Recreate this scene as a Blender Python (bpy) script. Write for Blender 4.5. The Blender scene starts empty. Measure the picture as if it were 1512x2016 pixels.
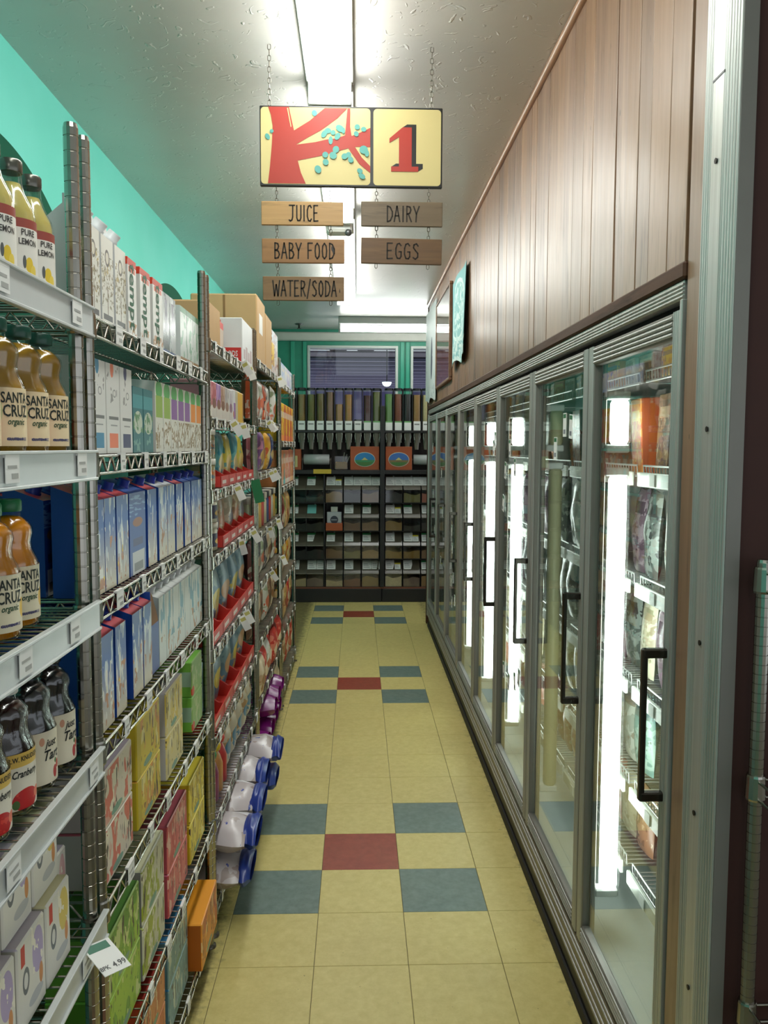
import bpy, math, random
from mathutils import Matrix, Vector
random.seed(7)
S = bpy.context.scene
COL = S.collection
PI = math.pi

# ------------------------------------------------------------------ camera
def setup_camera():
    yaw, pitch, roll = (math.radians(a) for a in (-1.85, -4.48, 0.2))
    f = Vector((math.sin(-yaw)*math.cos(pitch), math.cos(yaw)*math.cos(pitch), math.sin(pitch)))
    r = Vector((math.cos(yaw), math.sin(yaw), 0)); u = r.cross(f)
    r2 = r*math.cos(roll) + u*math.sin(roll); u2 = r2.cross(f)
    cd = bpy.data.cameras.new('camera'); cam = bpy.data.objects.new('camera', cd); COL.objects.link(cam)
    m = Matrix((r2, u2, -f)).transposed().to_4x4(); m.translation = (0, 0, 1.665); cam.matrix_world = m
    cd.sensor_fit = 'VERTICAL'; cd.sensor_height = 24.0; cd.lens = 24.0*1632/2016
    cd.clip_start = 0.02; cd.clip_end = 200
    S.camera = cam
setup_camera()

# ------------------------------------------------------------------ world and exposure
W = bpy.data.worlds.new('world'); S.world = W; W.use_nodes = True
bgn = W.node_tree.nodes['Background']
bgn.inputs[0].default_value = (0.86, 0.93, 1.0, 1); bgn.inputs[1].default_value = 0.8
S.view_settings.view_transform = 'Standard'; S.view_settings.look = 'None'
S.view_settings.gamma = 1.0; S.view_settings.use_curve_mapping = False
S.view_settings.exposure = 0.5
CEIL_LIGHT = 13.0      # fluorescent ceiling lenses
COLD_LIGHT = 11.0     # freezer tubes
try:
    S.cycles.transparent_max_bounces = 24; S.cycles.max_bounces = 8
    S.cycles.caustics_reflective = False; S.cycles.caustics_refractive = False
except Exception: pass

# ------------------------------------------------------------------ materials
def lin(v):
    v /= 255.0
    return v/12.92 if v <= 0.04045 else ((v+0.055)/1.055)**2.4
def C(r, g, b): return (lin(r), lin(g), lin(b), 1.0)
class NT:
    def __init__(s, name):
        s.m = bpy.data.materials.new(name); s.m.use_nodes = True
        s.t = s.m.node_tree; s.b = s.t.nodes['Principled BSDF']; s.out = s.t.nodes['Material Output']
    def n(s, typ, **kw):
        nd = s.t.nodes.new(typ)
        for k, v in kw.items(): setattr(nd, k, v)
        return nd
    def l(s, a, b): s.t.links.new(a, b)
    def put(s, sock, v):
        if isinstance(v, bpy.types.NodeSocket): s.l(v, sock)
        else: sock.default_value = v
    def math(s, op, a, b=0.0, c=None):
        nd = s.n('ShaderNodeMath', operation=op); s.put(nd.inputs[0], a); s.put(nd.inputs[1], b)
        if c is not None: s.put(nd.inputs[2], c)
        return nd.outputs[0]
    def mix(s, f, a, b):
        nd = s.n('ShaderNodeMix', data_type='RGBA'); s.put(nd.inputs[0], f); s.put(nd.inputs[6], a); s.put(nd.inputs[7], b)
        return nd.outputs[2]
    def ramp(s, f, a, b, c0=(0, 0, 0, 1), c1=(1, 1, 1, 1)):
        nd = s.n('ShaderNodeValToRGB'); s.put(nd.inputs[0], f)
        e = nd.color_ramp.elements; e[0].position = a; e[1].position = b; e[0].color = c0; e[1].color = c1
        return nd.outputs[0]
    def coords(s, which='Object', scale=(1, 1, 1), rnd=False):
        tc = s.n('ShaderNodeTexCoord'); mp = s.n('ShaderNodeMapping'); s.l(tc.outputs[which], mp.inputs[0])
        mp.inputs[3].default_value = scale
        if rnd:
            oi = s.n('ShaderNodeObjectInfo'); v = s.n('ShaderNodeCombineXYZ')
            k = s.math('MULTIPLY', oi.outputs['Random'], 17.0)
            for i in range(3): s.l(k, v.inputs[i])
            s.l(v.outputs[0], mp.inputs[1])
        return mp.outputs[0]
    def noise(s, vec, scale=5, detail=3, rough=0.5):
        nd = s.n('ShaderNodeTexNoise'); s.l(vec, nd.inputs['Vector'])
        nd.inputs['Scale'].default_value = scale; nd.inputs['Detail'].default_value = detail; nd.inputs['Roughness'].default_value = rough
        return nd.outputs[0]
    def bump(s, h, strength=0.2, dist=0.01):
        nd = s.n('ShaderNodeBump'); nd.inputs['Strength'].default_value = strength; nd.inputs['Distance'].default_value = dist
        s.l(h, nd.inputs['Height']); s.l(nd.outputs[0], s.b.inputs['Normal'])
    def col(s, c): s.put(s.b.inputs['Base Color'], c)
    def props(s, rough=0.5, metal=0.0, spec=0.5, coat=0.0):
        s.b.inputs['Roughness'].default_value = rough; s.b.inputs['Metallic'].default_value = metal
        s.b.inputs['Specular IOR Level'].default_value = spec; s.b.inputs['Coat Weight'].default_value = coat
_plain = {}
def plain(r, g, b, rough=0.5, metal=0.0, name=None, var=0.06):
    k = (r, g, b, rough, metal)
    if k in _plain: return _plain[k]
    t = NT(name or 'paint_%d_%d_%d' % (r, g, b)); t.props(rough, metal)
    n = t.noise(t.coords('Object', rnd=True), 14, 2)
    a = C(r, g, b); d = tuple(x*(1-2*var) for x in a[:3])+(1,)
    t.col(t.mix(n, d, a)); _plain[k] = t.m
    return t.m
def emis(name, col, strength):
    t = NT(name); t.b.inputs['Base Color'].default_value = (0.9, 0.9, 0.9, 1)
    t.b.inputs['Emission Color'].default_value = col; t.b.inputs['Emission Strength'].default_value = strength
    t.props(0.4); return t.m
def glass_mat(name, tint, base=0.04, rough=0.0):
    t = NT(name); t.t.nodes.remove(t.b)
    g = t.n('ShaderNodeNewGeometry'); d = t.n('ShaderNodeVectorMath', operation='DOT_PRODUCT')
    t.l(g.outputs['Normal'], d.inputs[0]); t.l(g.outputs['Incoming'], d.inputs[1])
    c = t.math('ABSOLUTE', d.outputs['Value']); k = t.math('POWER', t.math('SUBTRACT', 1.0, c), 5.0)
    f = t.math('MULTIPLY_ADD', k, 1-base, base)
    tr = t.n('ShaderNodeBsdfTransparent'); tr.inputs[0].default_value = tint
    gl = t.n('ShaderNodeBsdfGlossy'); gl.inputs['Roughness'].default_value = rough
    mx = t.n('ShaderNodeMixShader'); t.l(f, mx.inputs[0]); t.l(tr.outputs[0], mx.inputs[1]); t.l(gl.outputs[0], mx.inputs[2])
    t.l(mx.outputs[0], t.out.inputs[0]); return t.m

# printed packaging: layers in the face's own u (width) and v (height)
def R(u0, u1, v0, v1, c): return ('R', u0, u1, v0, v1, c)
def El(cu, cv, ru, rv, c): return ('E', cu, cv, ru, rv, c)
def N(scale, thr, c, v0=-1, v1=2, u0=-1, u1=2): return ('N', scale, thr, c, v0, v1, u0, u1)
def G(v0, v1, c): return ('G', v0, v1, c)
_prints = {}
def print_mat(name, base, layers=(), rough=0.42, axis='Y', coat=0.0, flip=False):
    if name in _prints: return _prints[name]
    t = NT('print_'+name); t.props(rough, 0, 0.5, coat)
    tc = t.n('ShaderNodeTexCoord'); sp = t.n('ShaderNodeSeparateXYZ'); t.l(tc.outputs['Generated'], sp.inputs[0])
    u = sp.outputs[{'X': 0, 'Y': 1}[axis]]; v = sp.outputs[2]
    if flip: u = t.math('SUBTRACT', 1.0, u)
    def box(u0, u1, v0, v1):
        m = None
        for a, lo, hi in ((u, u0, u1), (v, v0, v1)):
            if lo > -0.5:
                q = t.math('GREATER_THAN', a, lo); m = q if m is None else t.math('MULTIPLY', m, q)
            if hi < 1.5:
                q = t.math('LESS_THAN', a, hi); m = q if m is None else t.math('MULTIPLY', m, q)
        return m
    col = C(*base)
    for L in layers:
        if L[0] == 'R': m = box(*L[1:5]); c = L[5]
        elif L[0] == 'E':
            a = t.math('DIVIDE', t.math('SUBTRACT', u, L[1]), L[3]); b = t.math('DIVIDE', t.math('SUBTRACT', v, L[2]), L[4])
            m = t.math('LESS_THAN', t.math('ADD', t.math('MULTIPLY', a, a), t.math('MULTIPLY', b, b)), 1.0); c = L[5]
        elif L[0] == 'N':
            n = t.noise(t.coords('Object', L[1], rnd=True), 1.0, 2)
            m = t.math('GREATER_THAN', n, L[2]); q = box(L[6], L[7], L[4], L[5])
            if q is not None: m = t.math('MULTIPLY', m, q)
            c = L[3]
        else:
            m = t.ramp(v, min(L[1], L[2]), max(L[1], L[2]))
            if L[1] > L[2]: m = t.math('SUBTRACT', 1.0, m)
            c = L[3]
        col = t.mix(m if m is not None else 1.0, col, C(*c))
    t.col(col); _prints[name] = t.m
    return t.m

CHROME = plain(170, 166, 156, 0.22, 1.0, 'chrome_wire')
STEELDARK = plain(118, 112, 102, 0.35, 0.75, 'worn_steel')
ALU = None
def alu():
    t = NT('brushed_aluminium'); t.props(0.42, 0.55, 0.5)
    n = t.noise(t.coords('Object', (90, 90, 2)), 1.0, 3); t.col(t.mix(n, C(150, 149, 144), C(206, 206, 202)))
    t.bump(n, 0.05, 0.002); return t.m
ALU = alu()
ALU_SHADE = plain(132, 128, 122, 0.5, 0.5, 'rib_shade_aluminium')  # darker base behind jamb and door ribs, groove shade put into the colour
BLACK = plain(22, 22, 22, 0.4, 0, 'black_paint')
BLACKGAP = plain(9, 9, 9, 0.9, 0, 'dark_void')
WHITE = plain(232, 232, 228, 0.45, 0, 'white_plastic')
PAPER = plain(238, 238, 234, 0.6, 0, 'white_paper')
GLASS = glass_mat('door_glass', (0.93, 0.97, 0.95, 1), 0.045)
CLEAR = glass_mat('clear_plastic', (0.97, 0.98, 0.97, 1), 0.05, 0.05)
INK = plain(24, 26, 24, 0.6, 0, 'black_ink')

# ------------------------------------------------------------------ mesh helpers
class MB:
    def __init__(s): s.v = []; s.f = []; s.mi = []; s.sm = []
    def add(s, vs, fs, m=0, smooth=False):
        o = len(s.v); s.v += [tuple(p) for p in vs]
        for q in fs: s.f.append(tuple(i+o for i in q)); s.mi.append(m); s.sm.append(smooth)
        return s
    def box(s, x0, x1, y0, y1, z0, z1, m=0, fm=None):
        vs = [(x, y, z) for z in (z0, z1) for y in (y0, y1) for x in (x0, x1)]
        fs = [(0, 2, 3, 1), (4, 5, 7, 6), (0, 1, 5, 4), (1, 3, 7, 5), (3, 2, 6, 7), (2, 0, 4, 6)]  # bottom top -y +x +y -x
        o = len(s.v); s.v += vs
        for i, q in enumerate(fs):
            s.f.append(tuple(k+o for k in q)); s.mi.append(fm[i] if fm else m); s.sm.append(False)
        return s
    def bevbox(s, x0, x1, y0, y1, z0, z1, b=0.003, m=0, fm=None):
        # a box with chamfered edges (26 faces)
        vs = []; idx = {}
        for sx in (0, 1):
            for sy in (0, 1):
                for sz in (0, 1):
                    X = (x0, x1)[sx]; Y = (y0, y1)[sy]; Z = (z0, z1)[sz]
                    dx = (b, -b)[sx]; dy = (b, -b)[sy]; dz = (b, -b)[sz]
                    idx[sx, sy, sz, 'x'] = len(vs); vs.append((X, Y+dy, Z+dz))
                    idx[sx, sy, sz, 'y'] = len(vs); vs.append((X+dx, Y, Z+dz))
                    idx[sx, sy, sz, 'z'] = len(vs); vs.append((X+dx, Y+dy, Z))
        g = lambda *a: idx[a]
        fs = []; ms = []
        fm = fm or [m]*6
        fs += [(g(0,0,0,'z'), g(0,1,0,'z'), g(1,1,0,'z'), g(1,0,0,'z')), (g(0,0,1,'z'), g(1,0,1,'z'), g(1,1,1,'z'), g(0,1,1,'z')),
               (g(0,0,0,'y'), g(1,0,0,'y'), g(1,0,1,'y'), g(0,0,1,'y')), (g(1,0,0,'x'), g(1,1,0,'x'), g(1,1,1,'x'), g(1,0,1,'x')),
               (g(1,1,0,'y'), g(0,1,0,'y'), g(0,1,1,'y'), g(1,1,1,'y')), (g(0,1,0,'x'), g(0,0,0,'x'), g(0,0,1,'x'), g(0,1,1,'x'))]
        ms += list(fm)
        for sx in (0, 1):
            for sy in (0, 1): fs.append((g(sx,sy,0,'x'), g(sx,sy,1,'x'), g(sx,sy,1,'y'), g(sx,sy,0,'y'))); ms.append(fm[3 if sx else 5])
            for sz in (0, 1): fs.append((g(sx,0,sz,'x'), g(sx,1,sz,'x'), g(sx,1,sz,'z'), g(sx,0,sz,'z'))); ms.append(fm[3 if sx else 5])
        for sy in (0, 1):
            for sz in (0, 1): fs.append((g(0,sy,sz,'y'), g(1,sy,sz,'y'), g(1,sy,sz,'z'), g(0,sy,sz,'z'))); ms.append(fm[1 if sz else 0])
        for sx in (0, 1):
            for sy in (0, 1):
                for sz in (0, 1): fs.append((g(sx,sy,sz,'x'), g(sx,sy,sz,'y'), g(sx,sy,sz,'z'))); ms.append(fm[1 if sz else 0])
        o = len(s.v); s.v += vs
        for q, mm in zip(fs, ms): s.f.append(tuple(k+o for k in q)); s.mi.append(mm); s.sm.append(False)
        return s
    def tube(s, p0, p1, r, n=6, m=0, r1=None, cap=True, smooth=True):
        p0 = Vector(p0); p1 = Vector(p1); d = (p1-p0).normalized()
        a = Vector((0, 0, 1)) if abs(d.z) < 0.9 else Vector((1, 0, 0))
        e1 = d.cross(a).normalized(); e2 = d.cross(e1); r1 = r if r1 is None else r1
        vs = []
        for p, rr in ((p0, r), (p1, r1)):
            for i in range(n):
                t = 2*PI*i/n; vs.append(p + e1*math.cos(t)*rr + e2*math.sin(t)*rr)
        s.add(vs, [(i, (i+1) % n, n+(i+1) % n, n+i) for i in range(n)], m, smooth)
        if cap: s.add(vs[:n], [tuple(range(n))[::-1]], m); s.add(vs[n:], [tuple(range(n))], m)
        return s
    def path(s, pts, r, n=6, m=0):
        for a, b in zip(pts[:-1], pts[1:]): s.tube(a, b, r, n, m)
        return s
    def lathe(s, prof, n=16, m=0, c=(0, 0, 0), axis='Z', flute=None, a0=0.0, a1=2*PI, caps=True, smooth=True):
        # prof: (height, radius)
        full = abs(a1-a0-2*PI) < 1e-6; k = n if full else n+1; vs = []
        for h, r in prof:
            for i in range(k):
                t = a0+(a1-a0)*i/n; rr = r
                if flute and flute[1] <= h <= flute[2]: rr = r*(1+flute[3]*math.cos(flute[0]*t))
                x, y = rr*math.cos(t), rr*math.sin(t)
                p = (x, y, h) if axis == 'Z' else ((h, x, y) if axis == 'X' else (x, h, y))
                vs.append((p[0]+c[0], p[1]+c[1], p[2]+c[2]))
        fs = []
        for j in range(len(prof)-1):
            for i in range(n):
                q = (i+1) % k if full else i+1
                fs.append((j*k+i, j*k+q, (j+1)*k+q, (j+1)*k+i))
        s.add(vs, fs, m, smooth)
        if full and caps:
            if prof[0][1] > 1e-5: s.add(vs[:k], [tuple(range(k))[::-1]], m)
            if prof[-1][1] > 1e-5: s.add(vs[-k:], [tuple(range(k))], m)
        return s
    def prism(s, poly, depth, frame, m=0):
        # poly in (a, b), extruded by depth along c; frame maps (a, b, c) to a point
        n = len(poly); vs = [frame(a, b, 0) for a, b in poly]+[frame(a, b, depth) for a, b in poly]
        s.add(vs, [tuple(range(n))[::-1], tuple(range(n, 2*n))]+[(i, (i+1) % n, n+(i+1) % n, n+i) for i in range(n)], m)
        return s
    def mesh(s, name, mats):
        me = bpy.data.meshes.new(name); me.from_pydata(s.v, [], s.f)
        for mm in (mats if isinstance(mats, (list, tuple)) else [mats]): me.materials.append(mm)
        me.polygons.foreach_set('material_index', s.mi); me.polygons.foreach_set('use_smooth', s.sm)
        me.update(); return me
def ob(name, me, parent=None, loc=(0, 0, 0), rot=(0, 0, 0), scale=(1, 1, 1)):
    o = bpy.data.objects.new(name, me); COL.objects.link(o); o.location = loc; o.rotation_euler = rot; o.scale = scale
    if parent: o.parent = parent
    return o
def tag(o, label, cat, group=None, kind=None):
    if label: o['label'] = label
    if cat: o['category'] = cat
    if group: o['group'] = group
    if kind: o['kind'] = kind
    return o
def struct(name, mb, mats, label=None, parent=None):
    o = ob(name, mb.mesh(name, mats), parent)
    if parent is None: o['kind'] = 'structure'
    if label: o['label'] = label
    return o
def thing(name, label, cat, loc=(0, 0, 0), rz=0.0, group=None):
    o = ob(name, None, None, loc, (0, 0, rz)); o.empty_display_size = 0.05
    return tag(o, label, cat, group)
class Proto:
    # a product: main mesh + parts (name, mesh, loc, rot)
    def __init__(s, name, me, parts=()): s.name = name; s.me = me; s.parts = list(parts)
    def spawn(s, loc, label, cat, group=None, rz=0.0, tilt=0.0, sc=1.0):
        o = ob(s.name, s.me, None, loc, (0, tilt, rz), (sc, sc, sc)); tag(o, label, cat, group)
        for nm, me, l, r in s.parts: ob(nm, me, o, l, r)
        return o
ORD = 'first second third fourth fifth sixth seventh eighth ninth tenth eleventh twelfth thirteenth fourteenth fifteenth sixteenth seventeenth eighteenth nineteenth twentieth'.split()
ORD += ['twenty-'+x for x in ORD[:9]] + ['thirtieth'] + ['thirty-'+x for x in ORD[:9]]

_txt = {}
def text_geo(body, size, sx=1.0, shear=0.0):
    k = (body, size, sx, shear)
    if k not in _txt:
        cu = bpy.data.curves.new('lettering', 'FONT'); cu.body = body; cu.size = size; cu.align_x = 'CENTER'; cu.align_y = 'CENTER'
        cu.resolution_u = 2; cu.shear = shear; cu.offset = size*0.018
        o = bpy.data.objects.new('lettering', cu); COL.objects.link(o)
        me = bpy.data.meshes.new_from_object(o)
        vs = [(v.co.x*sx, v.co.y) for v in me.vertices]; fs = [tuple(p.vertices) for p in me.polygons]
        bpy.data.objects.remove(o); bpy.data.curves.remove(cu); bpy.data.meshes.remove(me)
        _txt[k] = (vs, fs)
    return _txt[k]
def text_flat(mb, body, size, frame, m=0, sx=1.0, shear=0.0):
    vs, fs = text_geo(body, size, sx, shear); mb.add([frame(a, b) for a, b in vs], fs, m)
def text_wrap(mb, body, size, r, z, m=0, sx=1.0, a0=0.0, shear=0.0):
    vs, fs = text_geo(body, size, sx, shear)
    mb.add([(r*math.cos(a0+a/r), r*math.sin(a0+a/r), z+b) for a, b in vs], fs, m)

# ================================================================== SETTING
CEIL = 2.965; XL = -1.13; XR = 0.655; YB = 9.35; TILE = 0.3048
# ---- floor: vinyl tiles, each its own piece
def floor_mat(name, rgb, dark):
    t = NT(name); t.props(0.42, 0, 0.35)
    v = t.coords('Object', rnd=True); n = t.noise(v, 30, 4, 0.7); n2 = t.noise(v, 5, 3)
    c = t.mix(t.ramp(n, 0.35, 0.7), C(*dark), C(*rgb)); c = t.mix(t.math('MULTIPLY', n2, 0.18), c, C(150, 135, 88))
    g = t.n('ShaderNodeNewGeometry'); s = t.n('ShaderNodeSeparateXYZ'); t.l(g.outputs['Position'], s.inputs[0])
    mp = t.n('ShaderNodeMapping'); t.l(g.outputs['Position'], mp.inputs[0])
    ns = t.noise(mp.outputs[0], 26, 4, 0.65); nf = t.noise(mp.outputs[0], 75, 2)
    # scuffs ground in along the rack feet and the case base
    eL = t.ramp(t.math('MULTIPLY', s.outputs[0], -1.0), 0.40, 0.52); eR = t.ramp(s.outputs[0], 0.585, 0.68)
    e = t.math('MAXIMUM', eL, t.math('MULTIPLY', eR, 0.7))
    k = t.ramp(t.math('MULTIPLY_ADD', e, 0.42, t.math('MULTIPLY', ns, 0.62)), 0.48, 0.72)
    c = t.mix(t.math('MULTIPLY', k, 0.75), c, C(52, 47, 34))
    sp = t.math('MULTIPLY', t.math('GREATER_THAN', nf, 0.755), 0.5); c = t.mix(sp, c, C(60, 54, 38))
    t.col(c); t.bump(n, 0.04, 0.002); return t.m
F_Y = floor_mat('tile_cream', (219, 203, 132), (205, 188, 116)); F_B = floor_mat('tile_bluegrey', (112, 133, 128), (92, 114, 110)); F_R = floor_mat('tile_red', (160, 62, 46), (138, 46, 34))
fb = MB().box(-6, 5, -6, 10.5, -0.06, -0.004)
FLOOR = struct('floor', fb, plain(120, 108, 72, 0.6), 'cream vinyl tile floor with blue-grey and red tiles')
tm = {}
for k, mm in (('y', F_Y), ('b', F_B), ('r', F_R)):
    h = TILE/2-0.0009; tm[k] = MB().bevbox(-h, h, -h, h, -0.004, 0.0, 0.0008).mesh('tile', mm)
Y0 = 3.158 - 8*TILE; X0 = -0.138
for j in range(0, 28):
    for i in range(-3, 3):
        jj = j % 8; k = 'y'
        if jj == 0 and i == 0: k = 'r'
        if jj in (7, 1) and i in (-1, 1): k = 'b'
        ob('tile', tm[k], FLOOR, (X0+TILE*(i+0.5), Y0+TILE*(j+0.5), 0))
# ---- ceiling
def ceil_mat():
    t = NT('ceiling_gloss_paint'); t.props(0.3, 0, 0.55)
    v = t.coords('Object'); n = t.noise(v, 3, 3); t.col(t.mix(n, C(200, 197, 193), C(216, 213, 208)))
    w = t.coords('Object', (14, 14, 14)); nd = t.n('ShaderNodeTexNoise'); t.l(w, nd.inputs['Vector']); nd.inputs['Scale'].default_value = 1.0; nd.inputs['Detail'].default_value = 1; nd.inputs['Distortion'].default_value = 2.5
    h = t.ramp(nd.outputs[0], 0.645, 0.70); n3 = t.noise(t.coords('Object'), 9, 3)
    t.bump(t.math('ADD', h, t.math('MULTIPLY', n3, 0.3)), 0.4, 0.005); return t.m
struct('ceiling', MB().box(-6, 5, -6, YB+0.1, CEIL, CEIL+0.08), ceil_mat(), 'glossy off-white textured plaster ceiling')
# ---- left wall, mint with dark green painted curves
def mint_mat():
    t = NT('mint_wall_paint'); t.props(0.75, 0, 0.12)
    g = t.n('ShaderNodeTexCoord'); s = t.n('ShaderNodeSeparateXYZ'); t.l(g.outputs['Object'], s.inputs[0])
    def disc(cy, cz, ry, rz):
        a = t.math('DIVIDE', t.math('SUBTRACT', s.outputs[1], cy), ry); b = t.math('DIVIDE', t.math('SUBTRACT', s.outputs[2], cz), rz)
        return t.math('LESS_THAN', t.math('ADD', t.math('MULTIPLY', a, a), t.math('MULTIPLY', b, b)), 1.0)
    m = t.math('MAXIMUM', disc(2.72, 1.65, 0.98, 1.0), disc(5.22, 1.65, 1.1, 0.99))
    n = t.noise(t.coords('Object'), 2.5, 3)
    t.col(t.mix(m, t.mix(n, C(104, 205, 186), C(124, 214, 200)), C(14, 84, 62))); return t.m
MINT = mint_mat()
struct('wall_left', MB().box(XL-0.1, XL, -6, YB+0.1, 0, CEIL), MINT, 'mint green wall with dark green painted curves')
# ---- back wall with two windows
GREEN = plain(40, 150, 122, 0.4, 0, 'back_wall_green', 0.1)
def back_wall():
    wins = [(-0.535, 0.43), (0.615, 1.58)]; z0, z1 = 1.95, 2.765
    mb = MB(); mb.box(-6, 5, YB, YB+0.12, 0, z0); mb.box(-6, 5, YB, YB+0.12, z1, CEIL)
    xs = [-6]+[e for w in wins for e in w]+[5]
    for a, b in zip(xs[0::2], xs[1::2]): mb.box(a, b, YB, YB+0.12, z0, z1)
    w = struct('wall_back', mb, GREEN, 'green painted rear wall above the bulk bins')
    for i, (a, b) in enumerate(wins):
        p = thing('window_%d' % (i+1), None, None); p['kind'] = 'structure'
        p['label'] = ('wide clerestory window with white frame above the dispensers', 'clerestory window half hidden behind the white banner')[i]
        f = 0.022
        for nm, bx in (('frame_rail', (a-f, b+f, z1-0.006, z1+f)), ('frame_rail', (a-f, b+f, z0-f, z0+0.006)), ('frame_stile', (a-f, a+0.006, z0, z1)), ('frame_stile', (b-0.006, b+f, z0, z1))):
            ob(nm, MB().bevbox(bx[0], bx[1], YB-0.03, YB+0.06, bx[2], bx[3], 0.004).mesh(nm, plain(205, 212, 205, 0.35)), p)
        ob('pane', MB().box(a, b, -0.003, 0.003, -0.405, 0.40).mesh('pane', GLASS), p, (0, YB+0.03, (z0+z1)/2), (math.radians(-7 if False else 7), 0, 0))
    for i, x in enumerate((-0.72, -0.585, 0.5, 0.56)):
        struct('trim_%d' % (i+1), MB().bevbox(x-0.022, x+0.022, YB-0.024, YB-0.001, 1.9, 2.83, 0.004), plain(50, 165, 135, 0.35), 'narrow green moulding strip on rear wall')
    struct('trim_5', MB().bevbox(-1.12, 3, YB-0.05, YB-0.001, 2.835, 2.93, 0.012), plain(214, 214, 204, 0.4), 'pale cornice along top of rear wall')
    # switch plate on the green panel
    tag(ob('switch_plate', MB().bevbox(-0.885, -0.835, YB-0.008, YB-0.001, 2.40, 2.52, 0.003).mesh('switch_plate', plain(34, 138, 110, 0.4))), 'small green cover plate on rear wall panel', 'plate')
back_wall()
# ---- outside, seen through the windows: boarded patio roof with a beam and an added dome for a lamp reflection
def outside():
    bm = plain(96, 82, 98, 0.6, 0, 'patio_board', 0.15); p = thing('patio_roof', 'dark boarded patio roof seen through the clerestory window', 'roof')
    y = 9.75; i = 0
    while y < 19.6:
        w = 0.62
        ob('board', MB().bevbox(-5, 6, 0, w, 0, 0.03, 0.004).mesh('board', bm), p, (0, y, 3.0+0.012*(i % 2)))
        if i != 2: ob('batten', MB().bevbox(-5, 6, w-0.05, w+0.005, -0.05, 0.0, 0.004).mesh('batten', plain(128, 118, 150, 0.6)), p, (0, y, 3.0))
        y += w+(0.42 if 10.9 < y < 11.2 else 0.002); i += 1
    for x in (-2.2, -0.28, 0.12, 1.5, 3.3): ob('rafter', MB().bevbox(x-0.12, x+0.12, 9.7, 12.6, 3.05, 3.2, 0.005).mesh('rafter', bm), p)
    struct('exterior_wall', MB().box(-9, 10, 19.9, 20.1, -0.06, 3.2), plain(92, 82, 130, 0.8), 'dusky lilac wall beyond the patio')
    d = thing('added_dome_lamp', 'added white dome lamp outside, standing in for a reflected lamp', 'lamp', (0.365, 10.4, 2.47))
    ob('dome', MB().lathe([(-0.0, 0.06), (-0.03, 0.052), (-0.05, 0.03), (-0.056, 0.002)], 14).mesh('dome', emis('lamp_reflection_glow', (0.9, 0.95, 1, 1), 1.2)), d)  # glowing dome added in place of a lamp's reflection
    ob('stem', MB().tube((0, 0, 0), (0, 0, 0.52), 0.006).mesh('stem', BLACK), d)
outside()
# ---- right-hand side: plank wall above the freezer
def wood_mat(name, a, b, rough=0.3, ax=2, coat=0.35, vary=0.35):
    t = NT(name); t.props(rough, 0, 0.5 if coat else 0.25, coat); t.b.inputs['Coat Roughness'].default_value = 0.3
    sc = [38, 38, 38]; sc[ax] = 1.6
    v = t.coords('Object', tuple(sc), rnd=True); n = t.noise(v, 1.0, 5, 0.6); oi = t.n('ShaderNodeObjectInfo')
    c = t.mix(t.ramp(n, 0.3, 0.72), C(*a), C(*b))
    c = t.mix(t.math('MULTIPLY', oi.outputs['Random'], vary), c, C(*[int(x*0.6) for x in a]))
    r2 = t.math('FRACT', t.math('MULTIPLY', oi.outputs['Random'], 7.3)); c = t.mix(t.math('MULTIPLY', r2, vary*0.9), c, C(min(255, int(b[0]*1.1)), int(b[1]*1.03), int(b[2]*0.86)))
    s2 = [30, 30, 30]; s2[ax] = 3.5
    st = t.noise(t.coords('Object', tuple(s2), rnd=True), 1.0, 4, 0.7); c = t.mix(t.math('MULTIPLY', t.ramp(st, 0.56, 0.74), 0.6), c, C(*[int(x*0.5) for x in a]))
    kn = t.noise(t.coords('Object', (60, 60, 18), rnd=True), 1.0, 1); c = t.mix(t.math('GREATER_THAN', kn, 0.80), c, C(40, 26, 20))
    t.col(c); t.bump(n, 0.06, 0.003)
    rr = t.math('MULTIPLY_ADD', st, 0.25, rough-0.06); t.l(rr, t.b.inputs['Roughness']); return t.m
PLANK = wood_mat('varnished_plank', (112, 84, 68), (156, 124, 102), 0.33, 2, 0.2, 0.5); TRIMWOOD = wood_mat('dark_trim_wood', (58, 36, 24), (84, 54, 36), 0.55, 1, 0.0)
FZ0, FZ1 = 1.66, 7.68; FTOP = 2.0
def plank_wall():
    w = struct('wall_right', MB().box(XR+0.012, XR+1.0, FZ0-0.08, FZ1, FTOP, CEIL), plain(60, 40, 30, 0.8), 'varnished brown plank wall above the freezer doors')
    y = FZ0+0.012
    while y < FZ1-0.03:
        wd = random.choice((0.085, 0.095, 0.10, 0.115, 0.12, 0.07)); wd = min(wd, FZ1-y)
        dx = random.uniform(-0.0015, 0.0015)
        ob('plank', MB().bevbox(-0.006, 0.007, 0.0008, wd-0.0008, 0, CEIL-FTOP-0.045, 0.0012).mesh('plank', PLANK), w, (XR+0.004+dx, y, FTOP+0.035)); y += wd
    ob('plank', MB().bevbox(-0.008, 0.008, 0, 0.066, 0, CEIL-0.03, 0.002).mesh('plank', PLANK), w, (XR+0.004, FZ0-0.078, 0.02))
    ob('plank', MB().bevbox(-0.012, 0.02, 0, 0.05, 0, CEIL-0.03, 0.003).mesh('plank', TRIMWOOD), w, (XR+0.004, FZ1, 0.01))
    struct('trim_6', MB().lathe([(FZ0, 0.014), (FZ1+0.05, 0.014)], 10, axis='Y', c=(XR-0.008, 0, CEIL-0.016)), wood_mat('ceiling_bead_wood', (140, 100, 76), (176, 136, 110), 0.3, 1), 'rounded brown moulding where plank wall meets ceiling')
    struct('trim_7', MB().bevbox(XR-0.012, XR+0.01, FZ0-0.012, FZ1, FTOP, FTOP+0.035, 0.005), TRIMWOOD, 'dark wooden strip above the freezer header')
plank_wall()
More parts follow.
